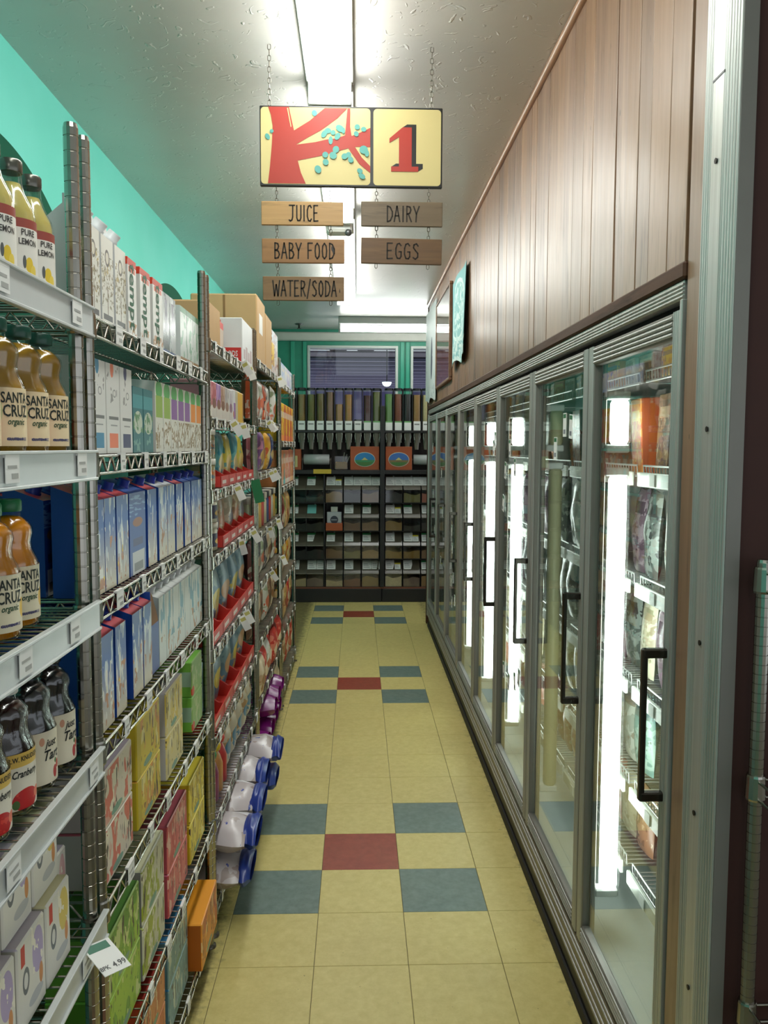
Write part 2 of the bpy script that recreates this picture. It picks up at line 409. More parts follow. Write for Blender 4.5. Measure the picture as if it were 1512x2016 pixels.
def metal_jamb():
    p = thing('trim_8', None, None); p['kind'] = 'structure'; p['label'] = 'ribbed aluminium corner strip beside the freezer'
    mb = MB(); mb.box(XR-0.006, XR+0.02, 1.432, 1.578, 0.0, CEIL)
    ob('backing_strip', mb.mesh('backing_strip', ALU_SHADE), p); ob('flat_strip', MB().bevbox(XR-0.010, XR-0.005, 1.494, 1.540, 0.0, CEIL, 0.001).mesh('flat_strip', ALU), p)
    for y in (1.438, 1.449, 1.460, 1.471, 1.482, 1.491, 1.545, 1.555, 1.565, 1.574):
        ob('rib', MB().tube((XR-0.006, y, 0), (XR-0.006, y, CEIL), 0.0038, 6).mesh('rib', ALU), p)
    for z in (0.62, 0.97, 1.30, 1.70, 2.18, 2.6):
        ob('screw', MB().lathe([(0, 0.0055), (0.003, 0.004)], 8, axis='X', c=(XR-0.0125, 1.515, z)).mesh('screw', plain(40, 36, 32, 0.5, 0.6)), p)
    ob('seam', MB().box(XR-0.0108, XR-0.0055, 1.493, 1.541, 2.325, 2.329).mesh('seam', BLACK), p)
    struct('wall_side', MB().box(XR+0.012, 3.2, 1.44, 1.55, 0, CEIL), plain(66, 28, 20, 0.7, 0, 'red_brown_wall', 0.15), 'dark red-brown painted wall past the freezer')
metal_jamb()
# ================================================================== CEILING LIGHTS
def light_row():
    lens = emis('ceiling_lens', (0.97, 1.0, 0.955, 1), CEIL_LIGHT); pan = plain(196, 198, 194, 0.35)
    for i, (a, b, lab) in enumerate(((-3.4, -1.0, 'long fluorescent ceiling light over the aisle entrance'), (0.6, 3.03, 'long fluorescent ceiling light in front of the hanging sign'),
                                     (3.10, 4.58, 'short fluorescent ceiling light seen below the hanging sign'), (4.78, 7.17, 'long fluorescent ceiling light beyond the small sensor box'))):
        t = thing('ceiling_light', lab, 'light', (-0.098, (a+b)/2, CEIL), 0, 'fluorescent lights along the aisle'); h = (b-a)/2
        ob('housing', MB().bevbox(-0.082, 0.082, -h, h, -0.022, -0.0005, 0.002).mesh('housing', pan), t)
        pr = [(-0.066, -0.023), (-0.069, -0.070), (-0.050, -0.098), (0.050, -0.098), (0.069, -0.070), (0.066, -0.023)]
        ob('lens', MB().prism(pr, 2*h-0.03, lambda x, z, y: (x, y-h+0.015, z)).mesh('lens', lens), t)
        for s in (-1, 1): ob('end_cap', MB().bevbox(-0.076, 0.076, min(s*h, s*(h-0.014)), max(s*h, s*(h-0.014)), -0.102, -0.023, 0.003).mesh('end_cap', pan), t)
    t = thing('ceiling_light', 'fluorescent batten running crosswise before the rear windows', 'light', (0.42, 8.46, CEIL))
    ob('housing', MB().bevbox(-0.61, 1.6, -0.05, 0.05, -0.07, -0.0005, 0.004).mesh('housing', pan), t)
    ob('tube', MB().lathe([(-0.60, 0.02), (-0.585, 0.031), (1.58, 0.031)], 14, axis='X', c=(0, -0.0, -0.115)).mesh('tube', lens), t)
    for x in (-0.6, 1.59): ob('socket', MB().bevbox(x-0.012, x+0.012, -0.03, 0.03, -0.15, -0.06, 0.004).mesh('socket', pan), t)
light_row()
t = thing('sensor_box', 'white sensor box with grey window between ceiling lights', 'sensor', (-0.10, 4.68, CEIL))
ob('case', MB().bevbox(-0.07, 0.07, -0.06, 0.06, -0.13, -0.001, 0.012).mesh('case', WHITE), t)
ob('window', MB().bevbox(-0.025, 0.02, -0.066, -0.058, -0.105, -0.07, 0.002).mesh('window', plain(120, 130, 126, 0.3)), t)
ob('camera_ball', MB().lathe([(-0.155, 0.003), (-0.15, 0.014), (-0.135, 0.02), (-0.12, 0.014)], 12, c=(0.05, -0.05, 0)).mesh('camera_ball', plain(60, 60, 60, 0.2)), t)
t = thing('sprinkler_head', 'small dark sprinkler head on the far ceiling', 'sprinkler', (-0.62, 8.95, CEIL))
ob('plate', MB().lathe([(-0.012, 0.03), (-0.001, 0.05)], 14).mesh('plate', plain(120, 120, 116, 0.3, 0.8)), t)
ob('deflector', MB().lathe([(-0.05, 0.022), (-0.046, 0.024), (-0.044, 0.008), (-0.012, 0.01)], 12).mesh('deflector', plain(70, 68, 62, 0.3, 0.8)), t)

# ================================================================== WIRE RACKS
XF = -0.475                       # front rod line
RACKS = [(0.28, 1.475), (1.535, 2.662), (2.725, 3.92), (3.98, 5.17), (5.235, 6.37)]
SH = [[1.90, 1.65, 1.38, 1.11, 0.80, 0.43, 0.12], [1.90, 1.65, 1.38, 1.11, 0.80, 0.43, 0.12], [2.01, 1.76, 1.52, 1.30, 0.99, 0.69, 0.41, 0.12],
      [2.08, 1.80, 1.54, 1.25, 1.0, 0.72, 0.43, 0.12], [2.07, 1.70, 1.41, 1.08, 0.80, 0.47, 0.12]]
SHN = ['top', 'second', 'third', 'fourth', 'fifth', 'sixth', 'seventh', 'bottom']
DEPTH = 0.50
def post_mesh():
    prof = [(0.0, 0.012)]; z = 0.02
    while z < 2.17:
        prof += [(z, 0.0127), (z+0.0225, 0.0127), (z+0.0232, 0.0117), (z+0.0247, 0.0117)]; z += 0.0254
    prof += [(z, 0.0127), (2.192, 0.0127), (2.2, 0.011)]
    return MB().lathe(prof, 14, smooth=False).mesh('post', CHROME)
POST = post_mesh(); FOOT = MB().lathe([(0, 0.02), (0.008, 0.02), (0.012, 0.008), (0.03, 0.008)], 10).mesh('foot', STEELDARK)
COLLAR = MB().lathe([(-0.042, 0.0165), (-0.038, 0.0178), (0.0, 0.0165), (0.004, 0.0155)], 14, smooth=False).mesh('collar', CHROME)
def shelf_mesh(L):
    mb = MB(); x0, x1 = XF-DEPTH, XF; r = 0.0032
    for x in (x0, x1):
        mb.tube((x, 0, -0.0035), (x, L, -0.0035), r); mb.tube((x, 0, -0.036), (x, L, -0.036), r)
        k = max(6, int(L/0.056)); st = L/k
        for i in range(k):
            a, b = i*st, (i+0.5)*st
            mb.tube((x, a, -0.036), (x, b, -0.0035), 0.0024, 5, cap=False); mb.tube((x, b, -0.0035), (x, a+st, -0.036), 0.0024, 5, cap=False)
    for y in (0, L):
        mb.tube((x0, y, -0.0035), (x1, y, -0.0035), r); mb.tube((x0, y, -0.036), (x1, y, -0.036), r)
        for i in range(10):
            a = x0+(x1-x0)*i/10; b = a+(x1-x0)/20; mb.tube((a, y, -0.036), (b, y, -0.0035), 0.0024, 5, cap=False); mb.tube((b, y, -0.0035), (a+(x1-x0)/10, y, -0.036), 0.0024, 5, cap=False)
    k = int(L/0.027)
    for i in range(1, k): mb.tube((x0, L*i/k, -0.003), (x1+0.002, L*i/k, -0.003), 0.0022, 4, cap=False)
    for q in (0.33, 0.66): mb.tube((x0+(x1-x0)*q, 0, -0.007), (x0+(x1-x0)*q, L, -0.007), 0.003, 5, cap=False)
    return mb.mesh('shelf', CHROME)
def tag_mesh(w, h):
    mb = MB(); mb.box(0, 0.0012, -w/2, w/2, -h, 0); mb.box(-0.006, 0.0014, -w/2, w/2, 0, 0.004, 1)
    mb.box(0.0012, 0.0016, -w*0.36, w*0.3, -h*0.42, -h*0.3, 2); mb.box(0.0012, 0.0016, -w*0.1, w*0.38, -h*0.82, -h*0.62, 2)
    return mb.mesh('price_tag', [PAPER, WHITE, plain(176, 176, 172, 0.7)])
TAGM = [tag_mesh(0.045, 0.034), tag_mesh(0.032, 0.034), tag_mesh(0.05, 0.06)]
WOB = MB().box(-0.004, 0.026, -0.0006, 0.0006, -0.058, 0.004).box(0.0, 0.022, -0.001, -0.0006, -0.018, -0.004, 1).mesh('price_tag', [PAPER, plain(196, 190, 110, 0.6)])
WOBG = MB().box(-0.006, 0.036, -0.0006, 0.0006, -0.10, 0.004).mesh('price_tag', plain(24, 120, 70, 0.5))
CHAN = {}
def make_racks():
    labs = ['chrome wire rack with wide label channels holding juice bottles', 'second chrome wire rack holding plant milk cartons and drink multipacks', 'third chrome wire rack with cardboard boxes on its top shelf',
            'fourth chrome wire rack along the mint wall, full of bagged snacks', 'fifth chrome wire rack, last before the bulk bins']
    random.seed(3)
    for u, (a, b) in enumerate(RACKS):
        t = thing('wire_shelving_rack', labs[u], 'shelving rack', (0, a, 0), 0, 'chrome wire racks along the mint wall'); L = b-a
        sm = shelf_mesh(L)
        for x in (XF-0.014, XF-DEPTH+0.014):
            for y in (0.0, L): ob('post', POST, t, (x, y, 0.012)); ob('foot', FOOT, t, (x, y, 0))
        for z in SH[u]:
            s = ob('shelf', sm, t, (0, 0, z))
            for x in (XF-0.014, XF-DEPTH+0.014):
                for y in (0.0, L): ob('collar', COLLAR, s, (x, y, 0))
            if u == 0:
                if L not in CHAN:
                    mb = MB(); mb.bevbox(XF+0.006, XF+0.010, 0.0, L+0.02, -0.042, 0.006, 0.001); mb.bevbox(XF+0.004, XF+0.015, 0.0, L+0.02, 0.003, 0.008, 0.001); mb.bevbox(XF+0.004, XF+0.014, 0.0, L+0.02, -0.045, -0.040, 0.001)
                    CHAN[L] = mb.mesh('label_channel', plain(200, 204, 202, 0.3))
                ob('label_channel', CHAN[L], s)
                for y in (0.86, 1.12): ob('price_tag', TAGM[0], s, (XF+0.0125, y+random.uniform(-0.05, 0.05), -0.001))
            elif u == 1:
                n = 6; off = random.uniform(0.0, 0.06)
                for k in range(n): ob('price_tag', TAGM[random.choice((0, 1, 1))], s, (XF+0.005, 0.10+off+(L-0.2)*k/(n-1)*random.uniform(0.93, 1.0), -0.002))
            else:
                n = (7 if u == 2 else 5)
                for k in range(n): ob('price_tag', TAGM[random.choice((0, 1, 1))], s, (XF+0.005, 0.08+(L-0.16)*k/(n-1)*random.uniform(0.92, 1.0), -0.002))
                if u < 4 and z > 0.9:
                    for k in range(2): ob('price_tag', WOBG if (u == 2 and k == 0 and z == 1.52) else WOB, s, (XF+0.004, L*random.uniform(0.3, 0.95), -0.01), (0, math.radians(random.uniform(-35, -12)), math.radians(random.uniform(-25, 15))))
make_racks()

# ================================================================== PRODUCTS
FRONT = XF-0.010                  # front plane of the goods
COUNT = {}
def nth(u, s):
    COUNT[u, s] = COUNT.get((u, s), 0)+1; return ORD[COUNT[u, s]-1]
def lab(core, u, s, extra=''):
    n = len(SH[u]); nm = 'bottom' if s == n-1 else SHN[s]
    return '%s, %s%s on %s shelf of %s rack' % (core, extra, nth(u, s), nm, ORD[u])
_pc = {}
def cache(fn):
    def g(*a, **k):
        key = (fn.__name__,)+a+tuple(sorted(k.items()))
        if key not in _pc: _pc[key] = fn(*a, **k)
        return _pc[key]
    return g
@cache
def p_box(name, w, d, h, fmat, smat, tmat=None, bev=0.003, lettering=None):
    me = MB().bevbox(-d/2, d/2, -w/2, w/2, 0, h, bev, fm=[1, 2, 1, 0, 1, 1]).mesh(name, [fmat, smat, tmat or smat])
    parts = []
    if lettering:
        for body, size, y, z, mat, sx, rot in lettering:
            mb = MB(); c, sn = math.cos(rot), math.sin(rot)
            text_flat(mb, body, size, lambda a, b: (d/2+0.0006, y+a*c-b*sn, z+a*sn+b*c), 0, sx); parts.append(('lettering', mb.mesh('lettering', mat), (0, 0, 0), (0, 0, 0)))
    return Proto(name, me, parts)
CAPW = plain(214, 216, 216, 0.35); CAPB = plain(20, 40, 140, 0.35); CAPR = plain(190, 40, 40, 0.35)
@cache
def p_slim(name, w, d, h, fmat, smat, tmat, capmat, slant=0.03, lettering=None):
    # tall carton with a top sloping up to the back and a screw cap on it
    mb = MB(); hz = h-slant
    v = [(-d/2, -w/2, 0), (d/2, -w/2, 0), (d/2, w/2, 0), (-d/2, w/2, 0), (-d/2, -w/2, h), (d/2, -w/2, hz), (d/2, w/2, hz), (-d/2, w/2, h)]
    for q, m in (((0, 3, 2, 1), 1), ((4, 5, 6, 7), 2), ((0, 1, 5, 4), 1), ((1, 2, 6, 5), 0), ((2, 3, 7, 6), 1), ((3, 0, 4, 7), 1)): mb.add([v[i] for i in q], [(0, 1, 2, 3)], m)
    parts = []
    if capmat:
        ang = math.atan2(slant, d)
        parts.append(('cap', MB().lathe([(0, 0.0155), (0.003, 0.0155), (0.004, 0.0135), (0.016, 0.0135), (0.0175, 0.012)], 12).mesh('cap', capmat), (d*0.05, 0, hz+slant*0.45), (0, ang, 0)))
    if lettering:
        for body, size, y, z, mat, sx, rot in lettering:
            tb = MB(); c, sn = math.cos(rot), math.sin(rot)
            text_flat(tb, body, size, lambda a, b: (d/2+0.0006, y+a*c-b*sn, z+a*sn+b*c), 0, sx); parts.append(('lettering', tb.mesh('lettering', mat), (0, 0, 0), (0, 0, 0)))
    return Proto(name, mb.mesh(name, [fmat, smat, tmat]), parts)
@cache
def p_gable(name, w, d, h, fmat, smat, capmat):
    # gable-top carton: ridge running across (along Y), cap on the front roof slope
    mb = MB(); hz = h*0.78
    A = [(-d/2, -w/2, 0), (d/2, -w/2, 0), (d/2, w/2, 0), (-d/2, w/2, 0)]; B = [(x, y, hz) for x, y, z in A]
    r = [(0, -w/2, h*0.93), (0, w/2, h*0.93)]; r2 = [(0, -w/2, h), (0, w/2, h)]
    mb.add(A+B, [(3, 2, 1, 0)], 1); mb.add(A+B, [(1, 2, 6, 5)], 0); mb.add(A+B, [(0, 1, 5, 4), (2, 3, 7, 6), (3, 0, 4, 7)], 1)
    mb.add(B+r, [(1, 2, 5, 4), (3, 0, 4, 5)], 1); mb.add(B+r, [(0, 1, 4)], 1); mb.add(B+r, [(2, 3, 5)], 1)
    mb.box(-0.002, 0.002, -w/2, w/2, h*0.925, h, 1)
    ang = math.atan2(d/2, h*0.93-hz)
    parts = [('cap', MB().lathe([(0, 0.017), (0.004, 0.017), (0.005, 0.0145), (0.017, 0.0145), (0.019, 0.013)], 12).mesh('cap', capmat), (d*0.24, 0, hz+(h*0.93-hz)*0.52), (0, PI/2-ang, 0))]
    return Proto(name, mb.mesh(name, [fmat, smat]), parts)
def bottle_parts(prof, rl, z0, z1, lmat, capmat, cap, liq, level=0.93, flute=None, text=(), n=20):
    h = prof[-1][0]
    inner = [(0.004, 0.001)]+[(z+0.003 if i == 0 else z, max(r-0.0022, 0.002)) for i, (z, r) in enumerate(prof) if z < h*level]; inner.append((inner[-1][0]+0.002, 0.001))
    P = [('juice', MB().lathe(inner, n, flute=flute).mesh('juice', liq), (0, 0, 0), (0, 0, 0)),
         ('paper_label', MB().lathe([(z0, rl), (z1, rl)], 26, a0=-2.2, a1=2.2).mesh('paper_label', lmat), (0, 0, 0), (0, 0, 0)),
         ('cap', MB().lathe([(h-0.004, cap), (h-0.002, cap*1.04), (h+0.012, cap*1.04), (h+0.015, cap*0.93)], 18).mesh('cap', capmat), (0, 0, 0), (0, 0, 0))]
    for body, size, z, mat, sx, a0, sh in text:
        tb = MB(); text_wrap(tb, body, size, rl+0.0007, z, 0, sx, a0, sh); P.append(('lettering', tb.mesh('lettering', mat), (0, 0, 0), (0, 0, 0)))
    return P
def juice_mat(name, rgb, rough=0.15):
    t = NT(name); t.props(rough, 0, 0.5); t.col(C(*rgb)); t.b.inputs['Subsurface Weight'].default_value = 0.0; t.b.inputs['Coat Weight'].default_value = 0.6; return t.m
J_AMBER = juice_mat('amber_juice', (176, 132, 40)); J_OR = juice_mat('orange_juice', (214, 134, 16)); J_DARK = juice_mat('dark_red_juice', (34, 10, 12)); J_BLK = juice_mat('black_cherry_juice', (18, 14, 18)); J_LEM = juice_mat('lemonade', (188, 172, 96)); J_PURP = juice_mat('grape_juice', (70, 26, 60))
JAR_PROF = [(0.0, 0.039), (0.006, 0.043), (0.100, 0.0435), (0.108, 0.041), (0.122, 0.0345), (0.134, 0.0335), (0.148, 0.0365), (0.158, 0.035), (0.168, 0.027), (0.174, 0.0195), (0.186, 0.0185)]
@cache
def p_juice(kind):
    peach = kind == 'amber'
    base = (238, 214, 172) if peach else (232, 222, 190)
    lm = print_mat('juice_label_'+kind, base, [El(0.15, 0.6, 0.1, 0.25, (205, 214, 160)), R(0.90, 1.0, 0.05, 0.55, (226, 130, 84)) if peach else El(0.80, 0.38, 0.1, 0.18, (228, 186, 70)), N((1, 60, 60), 0.68, (226, 190, 150) if peach else (224, 150, 80), 0.05, 0.45, 0.7, 1.0), R(0.30, 0.62, 0.10, 0.14, (120, 110, 110))], 0.55)
    D = plain(24, 70, 40, 0.6); dk = plain(30, 40, 34, 0.6); bl = plain(40, 50, 120, 0.6)
    liq = {'amber': J_AMBER, 'orange': J_OR, 'purple': J_PURP}[kind]; cap = plain(26, 110, 62, 0.4) if kind != 'amber' else plain(30, 74, 60, 0.35)
    tx = [('SANTA', 0.0215, 0.083, dk, 0.70, -0.05, 0), ('CRUZ', 0.024, 0.064, dk, 0.72, -0.02, 0), ('organic', 0.013, 0.049, D, 0.8, -0.05, 0.3), ('GLUTEN FREE', 0.006, 0.024, bl, 1, 0.0, 0)]
    return Proto('juice_bottle', MB().lathe(JAR_PROF, 22).mesh('juice_bottle', CLEAR), bottle_parts(JAR_PROF, 0.0442, 0.014, 0.098, lm, cap, 0.0205, liq, 0.95, text=tx, n=22))
@cache
def p_cran(kind):
    fl = (14, 0.109, 0.150, 0.035)
    tx = []
    if kind == 'band':
        lm = print_mat('cranberry_band_label', (228, 220, 200), [R(-1, 2, 0.76, 1.0, (222, 184, 84)), El(0.5, 0.16, 0.26, 0.2, (186, 26, 24)), N((1, 90, 90), 0.60, (214, 60, 44), 0.02, 0.3, 0.3, 0.75), El(0.30, 0.10, 0.06, 0.08, (70, 100, 40)), El(0.78, 0.2, 0.1, 0.1, (226, 120, 90))], 0.5)
        tx = [('R.W. KNUDSEN', 0.0105, 0.089, INK, 0.8, 0.0, 0), ('Cranberry', 0.0155, 0.066, INK, 0.75, 0.0, 0.3)]
        liq, cm = J_DARK, plain(200, 200, 196, 0.4, 0.2)
    else:
        lm = print_mat('cherry_script_label', (226, 216, 190), [El(0.66, 0.18, 0.06, 0.12, (176, 34, 30)), El(0.75, 0.30, 0.05, 0.09, (190, 60, 40)), El(0.68, 0.38, 0.035, 0.05, (60, 110, 50)), El(0.36, 0.82, 0.05, 0.08, (206, 150, 120)), R(0.1, 0.16, -1, 0.12, (140, 30, 30))], 0.5)
        tx = [('just', 0.018, 0.078, INK, 0.9, 0.1, 0.35), ('Tart', 0.023, 0.058, INK, 0.9, 0.1, 0.35)]
        liq, cm = J_BLK, plain(58, 58, 58, 0.25, 0.5)
    return Proto('juice_bottle', MB().lathe(JAR_PROF, 56, flute=fl).mesh('juice_bottle', CLEAR), bottle_parts(JAR_PROF, 0.0442, 0.012, 0.098, lm, cm, 0.022, liq, 0.95, flute=fl, text=tx, n=56))
@cache
def p_lemon():
    pr = [(0, 0.031), (0.005, 0.034), (0.115, 0.0345), (0.128, 0.032), (0.150, 0.021), (0.165, 0.0165), (0.185, 0.0155)]
    lm = print_mat('lemonade_label', (226, 222, 212), [R(-1, 2, 0.86, 1, (150, 70, 60)), El(0.52, 0.30, 0.10, 0.12, (222, 190, 60)), El(0.63, 0.22, 0.08, 0.09, (232, 205, 90)), El(0.40, 0.34, 0.04, 0.10, (90, 92, 90)), R(0.3, 0.7, 0.10, 0.16, (70, 110, 60))], 0.5)
    dk = plain(60, 56, 54, 0.6)
    tx = [('PURE', 0.013, 0.087, dk, 0.8, 0.0, 0), ('LEMON', 0.013, 0.073, dk, 0.75, 0.0, 0)]
    return Proto('lemonade_bottle', MB().lathe(pr, 20).mesh('lemonade_bottle', CLEAR), bottle_parts(pr, 0.0352, 0.01, 0.108, lm, plain(110, 108, 100, 0.25, 0.8), 0.0172, J_LEM, 0.92, text=tx))
def bag_mesh(w, d, h, seed, mats, crimp=True, flat=1.0):
    rnd = random.Random(seed); nu, nv = 9, 11; mb = MB(); ph = [rnd.uniform(0, 6.28) for _ in range(6)]
    def P(i, j, side):
        u = i/(nu-1); v = j/(nv-1)
        prof = (math.sin(PI*min(1, max(0, v*0.94+0.02))))**0.45 if crimp else (math.sin(PI*(v*0.86+0.07)))**0.3
        if crimp and v > 0.93: prof *= 0.25
        tu = max(0.0, 1-abs(2*u-1)**2.6)**0.6
        t = d/2*prof*tu
        t += 0.06*d*math.sin(5*u+ph[0]+side)*math.sin(4*v*PI+ph[1])*tu*prof
        ww = w*(0.93+0.07*math.cos(PI*2*v+ph[2]))*(1 if crimp else 1)
        z = h*v + 0.012*h*math.sin(7*u+ph[3])*(v > 0.9)
        return (side*t+0.02*d*math.sin(6*v+ph[4]), (u-0.5)*ww+0.012*w*math.sin(8*v+ph[5]), z)
    for side, m in ((1, 0), (-1, 1)):
        vs = [P(i, j, side) for j in range(nv) for i in range(nu)]
        fs = [(j*nu+i, j*nu+i+1, (j+1)*nu+i+1, (j+1)*nu+i) for j in range(nv-1) for i in range(nu-1)]
        if side < 0: fs = [q[::-1] for q in fs]
        mb.add(vs, fs, m, True)
    # close the rim
    zmin = min(p[2] for p in mb.v); mb.v = [(x, y, z-zmin) for x, y, z in mb.v]
    return mb
_bagn = [0]
@cache
def p_bag(name, w, d, h, fmat, bmat, seed=0, crimp=True): return Proto(name, bag_mesh(w, d, h, seed, None, crimp).mesh(name, [fmat, bmat]))
@cache
def p_jar(name, r, h, body, lid, label=None):
    pr = [(0, r*0.9), (0.004, r), (h*0.72, r), (h*0.80, r*0.93)]
    P = [('lid', MB().lathe([(h*0.80, r*1.02), (h*0.805, r*1.05), (h*0.985, r*1.05), (h, r*0.98)], 18).mesh('lid', lid), (0, 0, 0), (0, 0, 0))]
    if label: P.append(('paper_label', MB().lathe([(h*0.14, r*1.012), (h*0.62, r*1.012)], 18, caps=False).mesh('paper_label', label), (0, 0, 0), (0, 0, 0)))
    return Proto(name, MB().lathe(pr, 18).mesh(name, body), P)
@cache
def p_tray(w, d, h, mat, inner):
    mb = MB(); t = 0.003; lo = h*0.45
    mb.box(-d/2, d/2, -w/2, w/2, 0, t, 0); mb.box(-d/2, -d/2+t, -w/2, w/2, t, h, 0)
    for s in (-1, 1):
        y0, y1 = sorted((s*w/2, s*(w/2-t)))
        mb.prism([(-d/2, t), (d/2, t), (d/2, lo), (d/2-0.02, lo), (-d/2+0.03, h), (-d/2, h)], y1-y0, lambda x, z, c, y0=y0: (x, y0+c, z), 0)
    mb.box(d/2-t, d/2, -w/2, w/2, t, lo, 0); mb.box(d/2-0.0005, d/2+0.0008, -w*0.35, w*0.1, t+lo*0.2, lo*0.6, 1)
    return Proto('display_tray', mb.mesh('display_tray', [mat, inner]))
def place(proto, u, s, y, core, cat, d, dx=0.0, dz=0.0, rz=0.0, tilt=0.0, extra='', group=None, label=None):
    z = SH[u][s]+0.0005+dz
    return proto.spawn((FRONT-d/2-dx, y, z), label or lab(core, u, s, extra), cat, group, rz, tilt)

# ---- rack one
def rack_one():
    for y in (1.245, 1.325, 1.402): place(p_lemon(), 0, 0, y, 'lemonade bottle with dark cap and lemon label', 'bottle', 0.07, 0.012, rz=math.radians(-29))
    gw = print_mat('white_carton_leaf', (206, 206, 200), [El(0.2, 0.45, 0.05, 0.03, (60, 70, 64)), N((1, 40, 60), 0.7, (150, 150, 146), 0.1, 0.6), R(0.3, 0.9, 0.06, 0.14, (70, 72, 74))], 0.35)
    p = p_gable('milk_carton', 0.07, 0.07, 0.235, gw, plain(200, 200, 196, 0.35), CAPW)
    place(p, 0, 0, 1.435, 'white gable carton with leaf sketch', 'carton', 0.075, 0.12, rz=math.radians(-60))
    for i in range(5): place(p_juice('amber'), 0, 1, 1.425-0.0905*(4-i), 'amber apple juice bottle with peach label', 'bottle', 0.09, 0.004, rz=math.radians(-22))
    for i in range(3): place(p_juice('amber'), 0, 1, 1.40-0.095*(2-i), 'amber juice bottle standing in the row behind', 'bottle', 0.09, 0.105, rz=math.radians(-14))
    place(p_juice('purple'), 0, 2, 1.122, 'purple grape juice bottle with cream label', 'bottle', 0.09, 0.006, rz=math.radians(-19))
    for y, dx in ((1.225, 0.012), (1.318, 0.02)): place(p_juice('orange'), 0, 2, y, 'orange mango juice bottle with cream label', 'bottle', 0.09, dx, rz=math.radians(-24))
    for y in (1.062, 1.153, 1.244): place(p_cran('band'), 0, 3, y, 'dark cranberry juice bottle with yellow banded label', 'bottle', 0.09, 0.006, rz=math.radians(-24))
    for y in (1.335, 1.426): place(p_cran('script'), 0, 3, y, 'black cherry juice bottle with plain cream label', 'bottle', 0.09, 0.006, rz=math.radians(-24))
    # flowery white drink boxes, two layers
    def fl(nm, acc): return print_mat('flower_box_'+nm, (222, 218, 206), [El(0.72, 0.68, 0.2, 0.26, acc), N((1, 60, 50), 0.60, (238, 232, 214), 0.4, 1, 0.5, 1), El(0.28, 0.52, 0.12, 0.15, (104, 108, 112)), El(0.28, 0.52, 0.07, 0.09, (214, 212, 206)), R(0.12, 0.26, 0.72, 0.95, (204, 62, 52)), El(0.62, 0.2, 0.26, 0.07, (186, 186, 184)), El(0.82, 0.36, 0.07, 0.12, (206, 140, 84))], 0.45)
    Yl, Pu, Pk = fl('yellow', (214, 190, 96)), fl('lilac', (176, 160, 196)), fl('pink', (222, 178, 176)); sd = plain(206, 202, 190, 0.5); yt = plain(232, 226, 184, 0.5); lt = plain(196, 188, 200, 0.5)
    for y, m, tm, nm, hs in ((1.10, Pu, lt, 'lilac', 0.14), (1.213, Pu, lt, 'pale lilac', 0.14), (1.325, Yl, yt, 'yellow', 0.14)):
        p = p_box('drink_box', 0.105, 0.13, 0.138, m, sd, tm)
        place(p, 0, 4, y, 'flowery %s drink box' % nm, 'box', 0.13, 0.006, extra='lower one, '); place(p, 0, 4, y-0.006, 'flowery %s drink box' % nm, 'box', 0.13, 0.022, 0.139, extra='upper one, ')
    place(p_box('drink_box', 0.07, 0.13, 0.15, Pk, plain(206, 190, 190, 0.5), lt), 0, 4, 1.425, 'pale pink flowery drink box', 'box', 0.13, 0.04, extra='lower one, ')
    place(p_box('drink_box', 0.07, 0.13, 0.10, plain(120, 114, 120, 0.6), plain(112, 106, 112, 0.6)), 0, 4, 1.425, 'dim grey drink box', 'box', 0.13, 0.06, 0.151, extra='upper one, ')
    for y in (1.21, 1.33): place(p_box('drink_box', 0.11, 0.13, 0.15, Yl, sd, yt), 0, 5, y, 'flowery yellow drink box', 'box', 0.13, 0.01)
    # dangling price card with its printing
    o = thing('price_card', 'white angled price card reading 4.99 on the juice rack', 'price tag', (XF+0.018, 1.40, 0.80), 0)
    o.rotation_euler = (math.radians(-10), math.radians(22), math.radians(-38))
    ob('card', MB().box(0, 0.07, -0.028, 0.028, -0.0006, 0.0006).mesh('card', PAPER), o)
    ob('logo_patch', MB().box(0.003, 0.019, -0.025, 0.02, 0.0006, 0.0009).mesh('logo_patch', plain(60, 120, 96, 0.5)), o)
    tb = MB(); text_flat(tb, '4.99', 0.016, lambda a, b: (0.056-b, a+0.012, 0.001), 0); text_flat(tb, '8PK', 0.012, lambda a, b: (0.056-b, a-0.018, 0.001), 0)
    ob('lettering', tb.mesh('lettering', plain(90, 92, 92, 0.6)), o)
rack_one()
